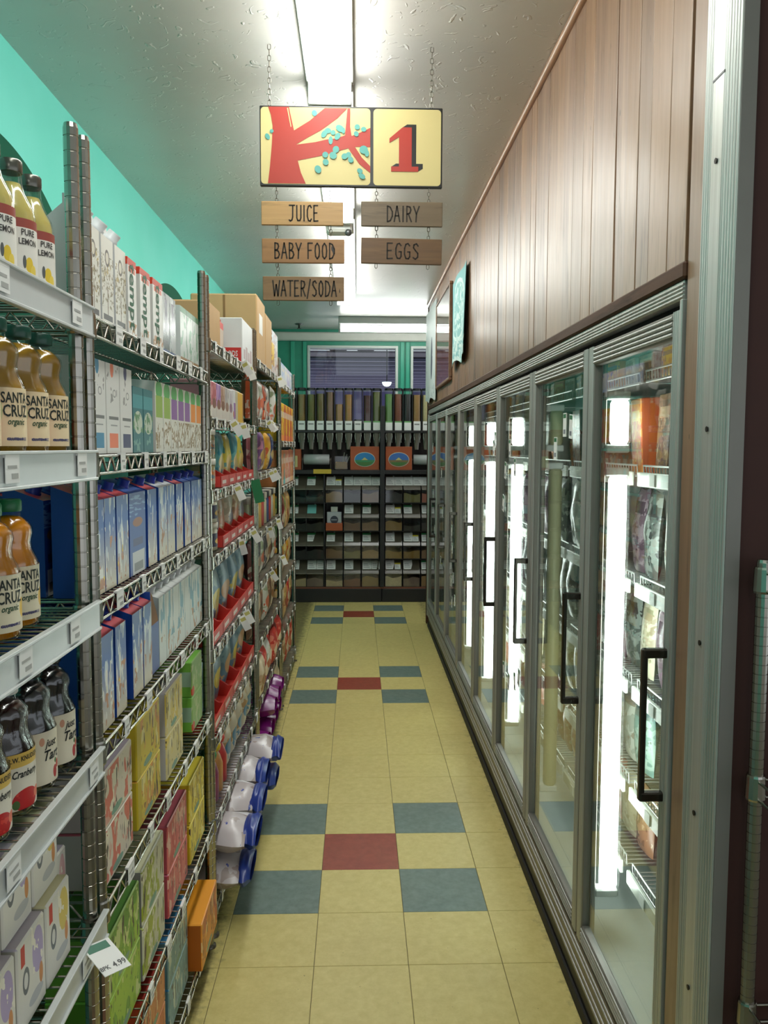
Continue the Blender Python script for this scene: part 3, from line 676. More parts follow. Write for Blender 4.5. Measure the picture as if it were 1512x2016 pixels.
# ---- rack two
def rack_two():
    olive = print_mat('olive_print', (214, 212, 200), [N((1, 130, 120), 0.56, (120, 108, 64), 0.16, 0.62), N((1, 50, 60), 0.60, (170, 150, 90), 0.2, 0.62), El(0.5, 0.60, 0.19, 0.075, (70, 62, 50)), El(0.5, 0.60, 0.13, 0.05, (206, 200, 180)), R(0.47, 0.53, 0.1, 0.35, (110, 92, 60)), R(0.12, 0.88, 0.055, 0.105, (52, 48, 46))], 0.3)
    sil = plain(206, 206, 204, 0.25)
    for y, w in ((1.598, 0.075), (1.685, 0.078), (1.776, 0.078)): place(p_gable('milk_carton', w, 0.08, 0.222, olive, sil, CAPW), 1, 0, y, 'pearl white carton with olive tree print', 'carton', 0.085, 0.006)
    tw = print_mat('hemp_print', (226, 226, 220), [N((1, 50, 50), 0.52, (190, 150, 112), -1, 0.2), R(0.12, 0.9, 0.84, 0.91, (214, 120, 100))], 0.35)
    tmp = plain(24, 92, 62, 0.5); redt = plain(206, 62, 34, 0.4)
    lt = (('tempt', 0.062, 0.0, 0.088, tmp, 0.95, -PI/2),)
    for y, w in ((1.856, 0.068), (1.968, 0.09), (2.09, 0.10)):
        pr = p_slim('milk_carton', w, 0.07, 0.166, tw, plain(208, 206, 200, 0.4), redt, None, 0.004, lt)
        o = place(pr, 1, 0, y, 'red topped hemp milk carton with green lettering', 'carton', 0.07, 0.006)
        ob('top_fold', MB().bevbox(-0.035, 0.0352, -w/2-0.0003, w/2+0.0003, 0.152, 0.169, 0.001).mesh('top_fold', redt), o)
    foil = print_mat('foil_print', (186, 190, 190), [N((1, 26, 10), 0.55, (96, 104, 104)), R(0.3, 0.7, 0.35, 0.85, (120, 116, 130)), R(-1, 2, -1, 0.08, (90, 110, 150))], 0.2)
    for y in (2.186, 2.262): place(p_slim('milk_carton', 0.07, 0.07, 0.166, foil, plain(196, 198, 198, 0.22), plain(214, 216, 214, 0.25), None, 0.01), 1, 0, y, 'shiny silver carton with grey lettering', 'carton', 0.07, 0.008)
    gt = print_mat('green_top_print', (206, 214, 208), [R(-1, 2, 0.86, 1.0, (40, 120, 62)), N((1, 30, 26), 0.56, (120, 170, 140), 0.1, 0.85), R(-1, 2, -1, 0.10, (160, 120, 70))], 0.28)
    for y in (2.40, 2.49, 2.58): place(p_slim('milk_carton', 0.085, 0.07, 0.162, gt, plain(204, 208, 204, 0.3), plain(40, 110, 52, 0.4), None, 0.006), 1, 0, y, 'white carton with green top', 'carton', 0.07, 0.008)
    # second shelf
    def sq(nm, c): return print_mat('square_'+nm, (222, 221, 216), [El(0.45, 0.93, 0.13, 0.10, c), N((1, 46, 40), 0.63, (150, 146, 142), 0.55, 1.0), R(0.2, 0.85, 0.06, 0.22, c), El(0.62, 0.66, 0.13, 0.045, (150, 150, 148)), El(0.62, 0.66, 0.09, 0.03, (222, 220, 214)), R(0.18, 0.9, 0.37, 0.405, (110, 110, 108)), R(0.3, 0.8, 0.30, 0.315, (150, 150, 148))], 0.4)
    W2 = plain(214, 212, 206, 0.45)
    for y, nm, c in ((1.60, 'blue', (44, 130, 168)), (1.695, 'orange', (236, 122, 80)), (1.79, 'navy', (50, 50, 98))): place(p_slim('milk_carton', 0.09, 0.07, 0.182, sq(nm, c), W2, W2, None, 0.004), 1, 1, y, 'white nut milk carton with %s square' % nm, 'carton', 0.07, 0.006)
    teal = print_mat('teal_print', (38, 112, 116), [R(-1, 2, 0.66, 0.86, (70, 150, 156)), El(0.5, 0.45, 0.42, 0.17, (196, 206, 186)), N((1, 60, 60), 0.55, (90, 140, 90), 0.3, 0.6), N((1, 50, 60), 0.58, (110, 160, 150), 0.02, 0.25)], 0.4)
    for y in (1.885, 1.975): place(p_slim('milk_carton', 0.085, 0.07, 0.15, teal, plain(34, 96, 100, 0.4), plain(70, 140, 140, 0.4), None, 0.004), 1, 1, y, 'teal coconut milk carton', 'carton', 0.07, 0.006)
    def gp(nm, c): return print_mat('block_'+nm, (224, 222, 210), [El(0.5, 0.86, 0.42, 0.13, (84, 168, 82)), R(0.08, 0.95, 0.48, 0.78, c), N((1, 50, 40), 0.52, (150, 126, 84), 0.05, 0.45), N((1, 40, 40), 0.62, (236, 232, 222), 0.0, 0.4)], 0.4)
    for y, nm, c in ((2.085, 'light green', (150, 182, 70)), (2.17, 'light green', (150, 182, 70)), (2.255, 'purple', (140, 92, 160)), (2.34, 'purple', (140, 92, 160)), (2.425, 'purple', (140, 92, 160)), (2.51, 'orange', (236, 146, 50)), (2.595, 'orange', (236, 146, 50))):
        place(p_slim('milk_carton', 0.08, 0.07, 0.178, gp(nm, c), plain(206, 204, 196, 0.45), plain(214, 212, 204, 0.45), None, 0.005), 1, 1, y, 'white oat milk carton with %s block' % nm, 'carton', 0.07, 0.006)
    # third and fourth shelves: blue almond milk cartons, several rows deep
    blue = print_mat('almond_print', (40, 92, 170), [G(0.62, 0.05, (206, 196, 172)), N((1, 50, 14), 0.57, (196, 208, 216), 0.3, 0.9), N((1, 70, 16), 0.58, (226, 224, 214), 0.1, 0.6), N((1, 46, 26), 0.60, (184, 124, 80), 0.04, 0.5), N((1, 34, 20), 0.67, (226, 196, 60), 0.1, 0.5), R(-1, 2, 0.94, 1.0, (200, 70, 80))], 0.4)
    bluev = print_mat('vanilla_print', (60, 110, 180), [G(0.7, 0.1, (214, 206, 184)), N((1, 50, 14), 0.55, (204, 214, 218), 0.3, 0.95), N((1, 46, 26), 0.60, (180, 126, 84), 0.05, 0.5), R(-1, 2, 0.93, 1.0, (110, 180, 140))], 0.4)
    side = print_mat('almond_side', (28, 74, 156), [R(0.2, 0.8, 0.30, 0.38, (40, 44, 110)), R(0.15, 0.9, 0.0, 0.24, (200, 202, 204)), R(0.25, 0.8, 0.03, 0.12, (110, 110, 112)), El(0.5, 0.55, 0.3, 0.05, (150, 90, 60)), N((1, 20, 160), 0.55, (110, 150, 200), 0.62, 0.85)], 0.4)
    bs = plain(26, 70, 150, 0.4, 0, 'almond_carton_blue'); rt = plain(190, 60, 70, 0.4); wt = plain(200, 204, 208, 0.4)
    def AC(f, w, h, top, cap): return p_slim('milk_carton', w, 0.075, h, f, bs, top, cap, 0.028)
    for y, w, f, top, nm in ((1.588, 0.072, blue, rt, 'red topped blue almond milk carton'), (1.664, 0.072, blue, rt, 'red topped blue almond milk carton'), (1.752, 0.085, blue, rt, 'red topped blue almond milk carton'),
                             (1.872, 0.135, side, bs, 'blue almond milk carton turned sideways'), (2.004, 0.085, blue, rt, 'red topped blue almond milk carton'), (2.115, 0.09, bluev, wt, 'green topped blue almond milk carton'), (2.206, 0.085, bluev, wt, 'green topped blue almond milk carton'),
                             (2.31, 0.085, blue, rt, 'plain blue almond milk carton'), (2.42, 0.085, blue, bs, 'plain blue almond milk carton'), (2.52, 0.085, blue, bs, 'plain blue almond milk carton'), (2.602, 0.075, bluev, bs, 'plain blue almond milk carton')):
        place(AC(f, w, 0.21, top, CAPB), 1, 2, y, nm, 'carton', 0.075, 0.008)
    for r, ys in ((1, (1.60, 1.69, 1.78)), (2, (1.66, 1.76, 1.86, 1.96)), (3, (1.82, 1.92, 2.02, 2.12, 2.22)), (4, (2.06, 2.16, 2.26, 2.36, 2.46))):
        for i, y in enumerate(ys): place(AC((blue, side, bluev)[(i+r) % 3], 0.078, 0.21, (rt, bs)[i % 2], CAPB), 1, 2, y, None, 'carton', 0.075, 0.012+0.088*r, label='blue almond milk carton, %s in the %s row back, third shelf of second rack' % (ORD[i], ORD[r]))
    for y, w, f, top, nm in ((1.612, 0.095, blue, rt, 'red topped blue almond milk carton'), (1.713, 0.075, blue, rt, 'red topped blue almond milk carton'), (1.845, 0.085, blue, rt, 'red topped blue almond milk carton'), (1.932, 0.075, bluev, rt, 'yellow and blue almond milk carton')):
        place(AC(f, w, 0.215, top, CAPB), 1, 3, y, nm, 'carton', 0.075, 0.006)
    kraft = plain(158, 112, 70, 0.7)
    o = thing('opened_case', 'blue carton case torn open on the fourth shelf of the second rack', 'case', (FRONT-0.16, 2.062, SH[1][3]+0.001))
    ob('panel', MB().bevbox(-0.15, 0.148, -0.078, -0.074, 0, 0.205, 0.001).mesh('panel', side), o)
    ob('panel', MB().bevbox(0.145, 0.149, -0.074, 0.0, 0.0, 0.12, 0.001).mesh('panel', bs), o)
    tb = MB(); zz = [0.205, 0.19, 0.178, 0.16, 0.155, 0.138, 0.132, 0.115]; yy = [-0.074, -0.055, -0.046, -0.03, -0.024, -0.012, -0.008, 0.0]
    tb.prism([(-0.074, 0.11)]+list(zip(yy, zz))[0:]+[(0.0, 0.11)], 0.003, lambda y, z, x: (0.145+x, y, z)); ob('torn_edge', tb.mesh('torn_edge', kraft), o)
    wc = print_mat('white_teal_print', (214, 220, 214), [N((1, 40, 12), 0.56, (110, 160, 176), 0.25, 0.95), N((1, 44, 20), 0.62, (184, 140, 96), 0.02, 0.35), R(-1, 2, 0.92, 1, (160, 200, 190))], 0.4)
    for i, y in enumerate((2.108, 2.186, 2.263, 2.34, 2.417, 2.494, 2.57, 2.626)):
        place(p_slim('milk_carton', 0.074 if i < 7 else 0.034, 0.075, 0.2, wc, plain(196, 204, 200, 0.45), plain(206, 210, 206, 0.45), CAPW, 0.026), 1, 3, y, 'pale white and teal milk carton', 'carton', 0.075, 0.012)
    for r, ys in ((1, (1.60, 1.69)), (2, (1.66, 1.76, 1.86)), (3, (1.82, 1.92, 2.02))):
        for i, y in enumerate(ys): place(AC((blue, side)[i % 2], 0.08, 0.21, bs, CAPB), 1, 3, y, None, 'carton', 0.075, 0.02+0.088*r, label='blue almond milk carton, %s in the %s row back, fourth shelf of second rack' % (ORD[i], ORD[r]))
    # drink multipacks on the lower shelves
    def splash(nm, base, sp, dk=(60, 44, 34), strip=None):
        L = [N((1, 16, 11), 0.50, sp, 0.06, 0.97), N((1, 24, 15), 0.57, tuple(int(0.45*x+0.55*y) for x, y in zip(base, (244, 236, 206))), 0.05, 0.95), N((1, 30, 40), 0.66, tuple(int(x*0.72) for x in sp), 0.05, 0.9), N((1, 34, 22), 0.60, tuple(min(255, int(0.5*a+0.5*b)) for a, b in zip(base, sp)), 0.05, 0.9), N((1, 80, 14), 0.62, dk, 0.1, 0.92), El(0.45, 0.12, 0.18, 0.07, (120, 160, 140)), N((1, 90, 60), 0.66, (84, 110, 80), 0.02, 0.22, 0.2, 0.7)]
        if strip: L.append(R(-1, 0.16, -1, 2, strip))
        return print_mat('splash_'+nm, base, L, 0.42)
    D = 0.13
    def pk(nm, w, h, f, sidec, topc): return p_box('drink_multipack', w, D, h, f, plain(*sidec, 0.45), plain(*topc, 0.42))
    pinkw = splash('pink', (220, 208, 190), (214, 112, 96)); yel = splash('yellow', (214, 190, 62), (220, 150, 70), strip=(196, 172, 36)); cream = splash('cream', (220, 206, 150), (226, 200, 96)); lime = splash('lime', (154, 192, 58), (104, 156, 44)); limew = splash('limew', (206, 204, 178), (164, 176, 58)); pink = splash('rose', (220, 120, 112), (200, 84, 84)); ylw = splash('lemon', (238, 216, 70), (206, 176, 44)); orng = splash('orange', (226, 146, 52), (206, 110, 60)); blu = splash('sky', (132, 168, 170), (110, 150, 156)); rust = splash('rust', (214, 136, 84), (196, 100, 56))
    grn = print_mat('green_tea', (150, 190, 110), [N((1, 40, 30), 0.55, (190, 206, 150), 0.1, 0.9), El(0.1, 0.15, 0.12, 0.14, (214, 80, 50))], 0.4)
    gsd = print_mat('green_side', (116, 178, 62), [R(-1, 2, 0.3, 0.72, (150, 180, 150)), ], 0.4, axis='X')
    A = lambda f, w, h, y, nm, s, dz, ex, sc, tc, dx=0.006: place(pk(nm, w, h, f, sc, tc), 1, s, y, nm, 'box', D, dx, dz, extra=ex)
    A(pinkw, 0.21, 0.115, 1.672, 'white and coral drink multipack', 4, 0, 'lower one, ', (196, 190, 180), (196, 96, 110)); A(pinkw, 0.21, 0.115, 1.672, 'white and coral drink multipack', 4, 0.116, 'upper one, ', (206, 190, 184), (150, 140, 148))
    A(yel, 0.215, 0.115, 1.925, 'yellow and orange drink multipack', 4, 0, 'lower one, ', (196, 172, 40), (214, 160, 50)); A(yel, 0.215, 0.13, 1.925, 'yellow and orange drink multipack', 4, 0.116, 'upper one, ', (196, 172, 40), (196, 180, 50))
    A(cream, 0.2, 0.115, 2.2, 'pale cream drink multipack', 4, 0, 'lower one, ', (196, 192, 188), (206, 196, 160)); A(cream, 0.2, 0.115, 2.2, 'pale cream drink multipack', 4, 0.116, 'upper one, ', (186, 182, 180), (150, 146, 146))
    for k in (0, 1):
        pr = p_box('tea_box', 0.16, 0.16, 0.108, grn, gsd, plain(134, 206, 84, 0.42)); o = place(pr, 1, 4, 2.545, 'green tea drink box', 'box', 0.16, 0.012, 0.109*k, extra=('lower one, ', 'upper one, ')[k])
        b = MB(); b.box(-0.02, 0.05, -0.0812, -0.0802, 0.035, 0.075, 0)
        for q in range(12): b.box(-0.014+q*0.005, -0.0115+q*0.005, -0.0816, -0.0811, 0.04, 0.07, 1)
        ob('barcode', b.mesh('barcode', [PAPER, INK]), o)
        ob('flap_print', MB().box(-0.02, 0.06, -0.06, 0.0, 0.1078, 0.1085).mesh('flap_print', plain(196, 60, 44, 0.5)), o)
    A(lime, 0.23, 0.13, 1.70, 'lime green drink multipack', 5, 0, 'lower one, ', (90, 140, 40), (120, 190, 60)); A(lime, 0.23, 0.13, 1.70, 'lime green drink multipack', 5, 0.131, 'upper one, ', (90, 140, 40), (70, 120, 40))
    A(limew, 0.21, 0.13, 1.945, 'olive and white drink multipack', 5, 0, 'lower one, ', (150, 146, 140), (220, 226, 140)); A(limew, 0.21, 0.135, 1.945, 'olive and white drink multipack', 5, 0.131, 'upper one, ', (150, 146, 140), (206, 206, 170))
    A(pink, 0.24, 0.12, 2.215, 'rose pink drink multipack', 5, 0, 'lower one, ', (190, 80, 90), (236, 110, 140)); A(pink, 0.24, 0.13, 2.215, 'rose pink drink multipack', 5, 0.121, 'upper one, ', (190, 80, 90), (150, 60, 74))
    A(ylw, 0.23, 0.12, 2.49, 'lemon yellow drink multipack', 5, 0, 'lower one, ', (206, 170, 20), (250, 226, 60)); A(ylw, 0.23, 0.125, 2.49, 'lemon yellow drink multipack', 5, 0.121, 'upper one, ', (206, 180, 40), (214, 196, 60))
    A(rust, 0.2, 0.13, 1.94, 'rust orange drink multipack', 6, 0, 'lower one, ', (190, 70, 30), (180, 50, 30)); A(rust, 0.2, 0.13, 1.94, 'rust orange drink multipack', 6, 0.131, 'upper one, ', (190, 70, 30), (176, 50, 34))
    A(blu, 0.24, 0.125, 2.20, 'sky blue drink multipack', 6, 0, 'lower one, ', (90, 140, 150), (70, 150, 200)); A(blu, 0.24, 0.13, 2.20, 'sky blue drink multipack', 6, 0.126, 'upper one, ', (90, 140, 150), (70, 150, 200))
    A(orng, 0.26, 0.145, 2.475, 'bright orange drink multipack', 6, 0, '', (176, 92, 16), (244, 160, 30), -0.03)
rack_two()
# ---- racks three, four and five: boxes, pouches, trays of snack bags
def row(u, s, items, y0=None, y1=None, gap=0.004):
    """items: (proto, width, depth, core, cat, dx, rz) set out side by side from y0"""
    y = RACKS[u][0]+0.02 if y0 is None else y0
    for pr, w, d, core, cat, dx in items:
        place(pr, u, s, y+w/2, core, cat, d, dx, rz=random.uniform(-0.06, 0.06) if cat == 'bag' else 0.0, tilt=random.uniform(-0.04, 0.02) if cat == 'bag' else 0.0); y += w+gap
    return y
KRAFT = plain(196, 160, 112, 0.75, 0, 'cardboard', 0.05); KRAFTS = plain(184, 148, 102, 0.75, 0, 'cardboard_shade', 0.05)
def bagp(nm, base, a, b, w, d, h, seed, extra=()):
    m = print_mat('bag_'+nm, base, [N((1, 22, 18), 0.54, a, 0.3, 0.85), El(0.5, 0.42, 0.3, 0.16, b), N((1, 40, 30), 0.60, b, 0.1, 0.4)]+list(extra), 0.32)
    return p_bag('snack_bag', w, d, h, m, plain(*[int(x*0.8) for x in base], 0.4), seed)
def cardboard(label, x0, x1, y0, y1, z, h, flap=False):
    o = thing('cardboard_box', label, 'box', ((x0+x1)/2, (y0+y1)/2, z)); a, b = (x1-x0)/2, (y1-y0)/2
    ob('carton', MB().bevbox(-a, a, -b, b, 0, h, 0.006).mesh('carton', KRAFT), o)
    ob('seam', MB().box(-a*0.02, a*0.02+0.004, -b-0.0012, -b+0.002, h*0.1, h*0.98).mesh('seam', plain(140, 106, 66, 0.8)), o)
    ob('tape', MB().box(-a*0.9, a*0.9, -b*0.12, b*0.12, h, h+0.0008).mesh('tape', plain(176, 140, 90, 0.35)), o)
    if flap: ob('shipping_label', MB().box(a, a+0.0008, -b*0.5, b*0.3, h*0.45, h*0.75).mesh('shipping_label', PAPER), o)
    return o
def rack_three():
    random.seed(11); u = 2; R0 = RACKS[u][0]
    Z = SH[2][0]+0.001
    cardboard('small brown cardboard box behind the red and white box', -0.83, -0.545, 3.10, 3.36, Z, 0.19)
    o = thing('shipping_carton', 'white box with red base lettered FOODS on third rack', 'box', (-0.575, 3.725, Z)); RED = plain(204, 42, 36, 0.45); WB = plain(226, 228, 228, 0.45)
    ob('carton', MB().bevbox(-0.09, 0.09, -0.17, 0.17, 0, 0.195, 0.003).mesh('carton', WB), o)
    ob('red_panel', MB().box(-0.03, 0.085, -0.1712, -0.169, 0.004, 0.07).mesh('red_panel', RED), o)
    ob('red_edge', MB().box(0.0895, 0.0909, -0.168, 0.168, 0.002, 0.012).mesh('red_edge', RED), o)
    tb = MB(); text_flat(tb, 'FOODS', 0.032, lambda a, b: (0.036+a, -0.172, 0.044+b), 0, 0.66); ob('lettering', tb.mesh('lettering', WB), o)
    tb = MB(); text_flat(tb, 'ill', 0.05, lambda a, b: (-0.012+a, -0.172, 0.165+b), 0, 0.9); ob('lettering', tb.mesh('lettering', plain(226, 96, 100, 0.5)), o)
    for k in range(4): ob('fine_print', MB().box(0.0898, 0.0906, -0.13+0.07*k, -0.08+0.07*k, 0.03, 0.085 if k % 2 else 0.07).mesh('fine_print', plain(196, 176, 178, 0.6)), o)
    pic = print_mat('orange_picture_box', (214, 196, 180), [El(0.5, 0.4, 0.4, 0.35, (196, 92, 44)), El(0.5, 0.4, 0.2, 0.2, (120, 40, 24)), R(-1, 2, 0.82, 1, (226, 110, 110))], 0.45, axis='X')
    p_box('snack_box', 0.1, 0.09, 0.16, pic, pic).spawn((-0.60, 3.45, Z), 'picture box with orange slice leaning against the FOODS box', 'box')
    # shelf two: pouch boxes
    it = []
    for i, (nm, b, a, c) in enumerate((('pink', (206, 150, 156), (196, 120, 130), (140, 84, 70)), ('rose', (200, 130, 130), (180, 90, 96), (130, 80, 60)), ('lilac', (190, 150, 196), (150, 110, 180), (140, 90, 70)), ('tan', (190, 160, 140), (160, 120, 90), (130, 80, 50)), ('grey', (200, 196, 190), (170, 160, 160), (150, 110, 90)), ('white', (220, 218, 214), (200, 190, 196), (150, 110, 130)))):
        it.append((p_box('pouch_box', 0.09, 0.12, 0.125, print_mat('pouchbox_'+nm, b, [N((1, 26, 20), 0.5, a, 0.5, 1), R(-1, 2, -1, 0.36, (214, 206, 196)), El(0.5, 0.42, 0.42, 0.14, c)], 0.42), plain(*b, 0.45)), 0.09, 0.12, '%s snack pouch box' % nm, 'box', 0.006))
    it.append((p_box('pouch_box', 0.075, 0.12, 0.13, print_mat('pouchbox_violet', (222, 220, 220), [R(0.3, 1, 0.1, 0.6, (150, 100, 170)), El(0.3, 0.25, 0.2, 0.1, (190, 110, 60))], 0.42), plain(200, 200, 206, 0.45)), 0.075, 0.12, 'white and violet snack pouch box', 'box', 0.006))
    it.append((p_box('pouch_box', 0.23, 0.12, 0.13, print_mat('pouchbox_yellow', (224, 178, 50), [R(0.0, 0.25, 0, 1, (200, 190, 160)), R(0.86, 1, 0.1, 1, (150, 90, 40))], 0.42), plain(210, 180, 110, 0.45)), 0.23, 0.12, 'wide yellow snack box', 'box', 0.006))
    it.append((bagp('brownbag', (120, 80, 50), (150, 110, 70), (90, 50, 30), 0.11, 0.08, 0.16, 5), 0.11, 0.08, 'brown snack bag', 'bag', 0.02))
    row(u, 1, it)
    # shelf three: jars, leafy bag, red trays
    jar = plain(150, 140, 100, 0.25); lidw = plain(222, 218, 206, 0.4); jl = print_mat('jar_label', (170, 160, 140), [R(-1, 2, 0.4, 0.7, (90, 110, 120)), N((1, 60, 60), 0.55, (190, 120, 70))], 0.5)
    for y in (2.80, 2.90):
        for k in (0, 1): place(p_jar('food_jar', 0.042, 0.102, jar, lidw, jl), u, 2, y, 'glass baby food jar with cream lid', 'jar', 0.09, 0.006, 0.103*k, extra=('lower one, ', 'upper one, ')[k])
    REDT = plain(206, 58, 48, 0.45); PALE = plain(230, 210, 200, 0.5)
    def trays(s, y0, n, w, h, bags, d=0.13):
        for i in range(n):
            y = y0+(w+0.004)*(i+0.5)
            place(p_tray(w, d, h, REDT, PALE), u, s, y, 'red cardboard display tray', 'tray', d, 0.0)
            pr, core, bw = bags[i % len(bags)]
            if pr: place(pr, u, s, y, core, 'bag', 0.1, 0.016, 0.004, rz=random.uniform(-0.05, 0.05), tilt=random.uniform(-0.05, 0.03))
    yb = bagp('yellowgreen', (186, 172, 50), (70, 140, 130), (220, 190, 90), 0.17, 0.06, 0.19, 21); tb_ = bagp('tealbag', (40, 124, 140), (90, 160, 160), (210, 190, 110), 0.17, 0.06, 0.2, 22); rb = bagp('rustbag', (150, 90, 60), (110, 140, 90), (90, 110, 70), 0.17, 0.06, 0.2, 23)
    trays(2, 2.97, 5, 0.18, 0.085, [(rb, 'rust and green snack bag', 0), (tb_, 'teal snack bag', 0), (yb, 'yellow snack bag', 0), (tb_, 'teal snack bag', 0), (yb, 'yellow snack bag', 0)])
    tub = plain(206, 200, 180, 0.35); tl = print_mat('tub_label', (170, 150, 70), [R(-1, 2, 0, 0.3, (70, 60, 90)), N((1, 50, 50), 0.55, (200, 190, 150))], 0.5); tl2 = print_mat('tub_label_dark', (60, 56, 78), [El(0.5, 0.4, 0.2, 0.2, (206, 160, 60))], 0.5)
    for y, L, nm in ((2.81, tl, 'gold'), (2.93, tl2, 'navy')):
        for k in (0, 1): place(p_jar('snack_tub', 0.052, 0.098, tub, lidw, L), u, 3, y, 'cream lidded tub with %s label' % nm, 'tub', 0.11, 0.006, 0.099*k, extra=('lower one, ', 'upper one, ')[k])
    gb = bagp('greybag', (176, 168, 146), (206, 196, 176), (110, 100, 110), 0.17, 0.06, 0.19, 31); kb = bagp('tanbag', (196, 170, 130), (150, 110, 70), (190, 120, 70), 0.17, 0.06, 0.19, 32)
    trays(3, 3.0, 5, 0.178, 0.09, [(gb, 'grey beige snack bag', 0), (kb, 'tan snack bag', 0), (gb, 'grey beige snack bag', 0), (kb, 'tan snack bag', 0), (gb, 'grey beige snack bag', 0)])
    b1 = bagp('bluesnack', (92, 124, 142), (120, 150, 164), (186, 140, 90), 0.2, 0.065, 0.24, 41); b2 = bagp('bluesnack2', (84, 116, 136), (130, 150, 150), (206, 186, 70), 0.2, 0.065, 0.24, 42)
    for s in (4, 5): trays(s, 2.76, 5, 0.215, 0.10, [(b1, 'dusty blue snack bag', 0), (b2, 'blue and yellow snack bag', 0), (b1, 'dusty blue snack bag', 0), (b2, 'blue and yellow snack bag', 0), (b1, 'dusty blue snack bag', 0)])
    # shelf seven: squeeze bottles with round caps, white bags
    for y, cc, bc, nm in ((2.79, (222, 190, 30), (206, 130, 100), 'yellow'), (2.88, (20, 130, 70), (150, 70, 110), 'green'), (2.97, (222, 190, 30), (206, 150, 90), 'yellow'), (3.06, (200, 50, 40), (200, 60, 60), 'red')):
        pr = Proto('squeeze_bottle', MB().lathe([(0, 0.032), (0.004, 0.035), (0.10, 0.035), (0.13, 0.026), (0.145, 0.018)], 16).mesh('squeeze_bottle', plain(*bc, 0.3)),
                   [('cap', MB().lathe([(0.145, 0.018), (0.15, 0.025), (0.165, 0.029), (0.18, 0.024), (0.188, 0.008)], 16).mesh('cap', plain(*cc, 0.35)), (0, 0, 0), (0, 0, 0))])
        place(pr, u, 6, y, 'squeeze bottle with round %s cap' % nm, 'bottle', 0.07, 0.006)
    wbag = bagp('whitebrown', (206, 196, 176), (186, 150, 110), (70, 130, 170), 0.15, 0.08, 0.2, 51)
    row(u, 6, [(wbag, 0.15, 0.08, 'cream cracker bag', 'bag', 0.008)]*5, 3.12)
    # bottom: blue and white paper packs that stick out over the edge
    pk = print_mat('paper_pack', (196, 188, 190), [R(-1, 2, -1, 2, (194, 184, 186)), R(0.72, 2, -1, 2, (224, 222, 226)), N((1, 14, 14), 0.55, (166, 150, 146), -1, 2, -1, 0.7), N((1, 40, 60), 0.66, (90, 100, 170), 0.35, 0.8, 0.15, 0.6)], 0.25); bl = plain(44, 66, 150, 0.28)
    def pack(y, z, x, rz, lb, w=0.25, d=0.24, h=0.105, ends=bl):
        o = thing('paper_pack', lb, 'pack', (x, y, z), rz)
        ob('wrapper', bag_mesh(d, h, w-0.03, int(y*100), None, False).mesh('wrapper', [pk, pk]), o, (-w/2, 0, h/2), (0, PI/2, 0))
        ob('blue_end', bag_mesh(d*0.97, h*0.85, 0.05, int(y*99), None, False).mesh('blue_end', [ends, ends]), o, (w/2-0.046, 0, h/2), (0, PI/2, 0))
        return o
    k = 0
    for y in (2.86, 3.13, 3.40, 3.67):
        for z in (0, 1): pack(y+0.01*z, SH[2][7]+0.004+0.125*z, -0.510+0.02*z+0.02*math.sin(9*y), 0, 'white wrapped paper pack with blue end, %s, %s on bottom shelf of third rack' % (('lower one', 'upper one')[z], ORD[k])); k += 1 if z else 0
rack_three()
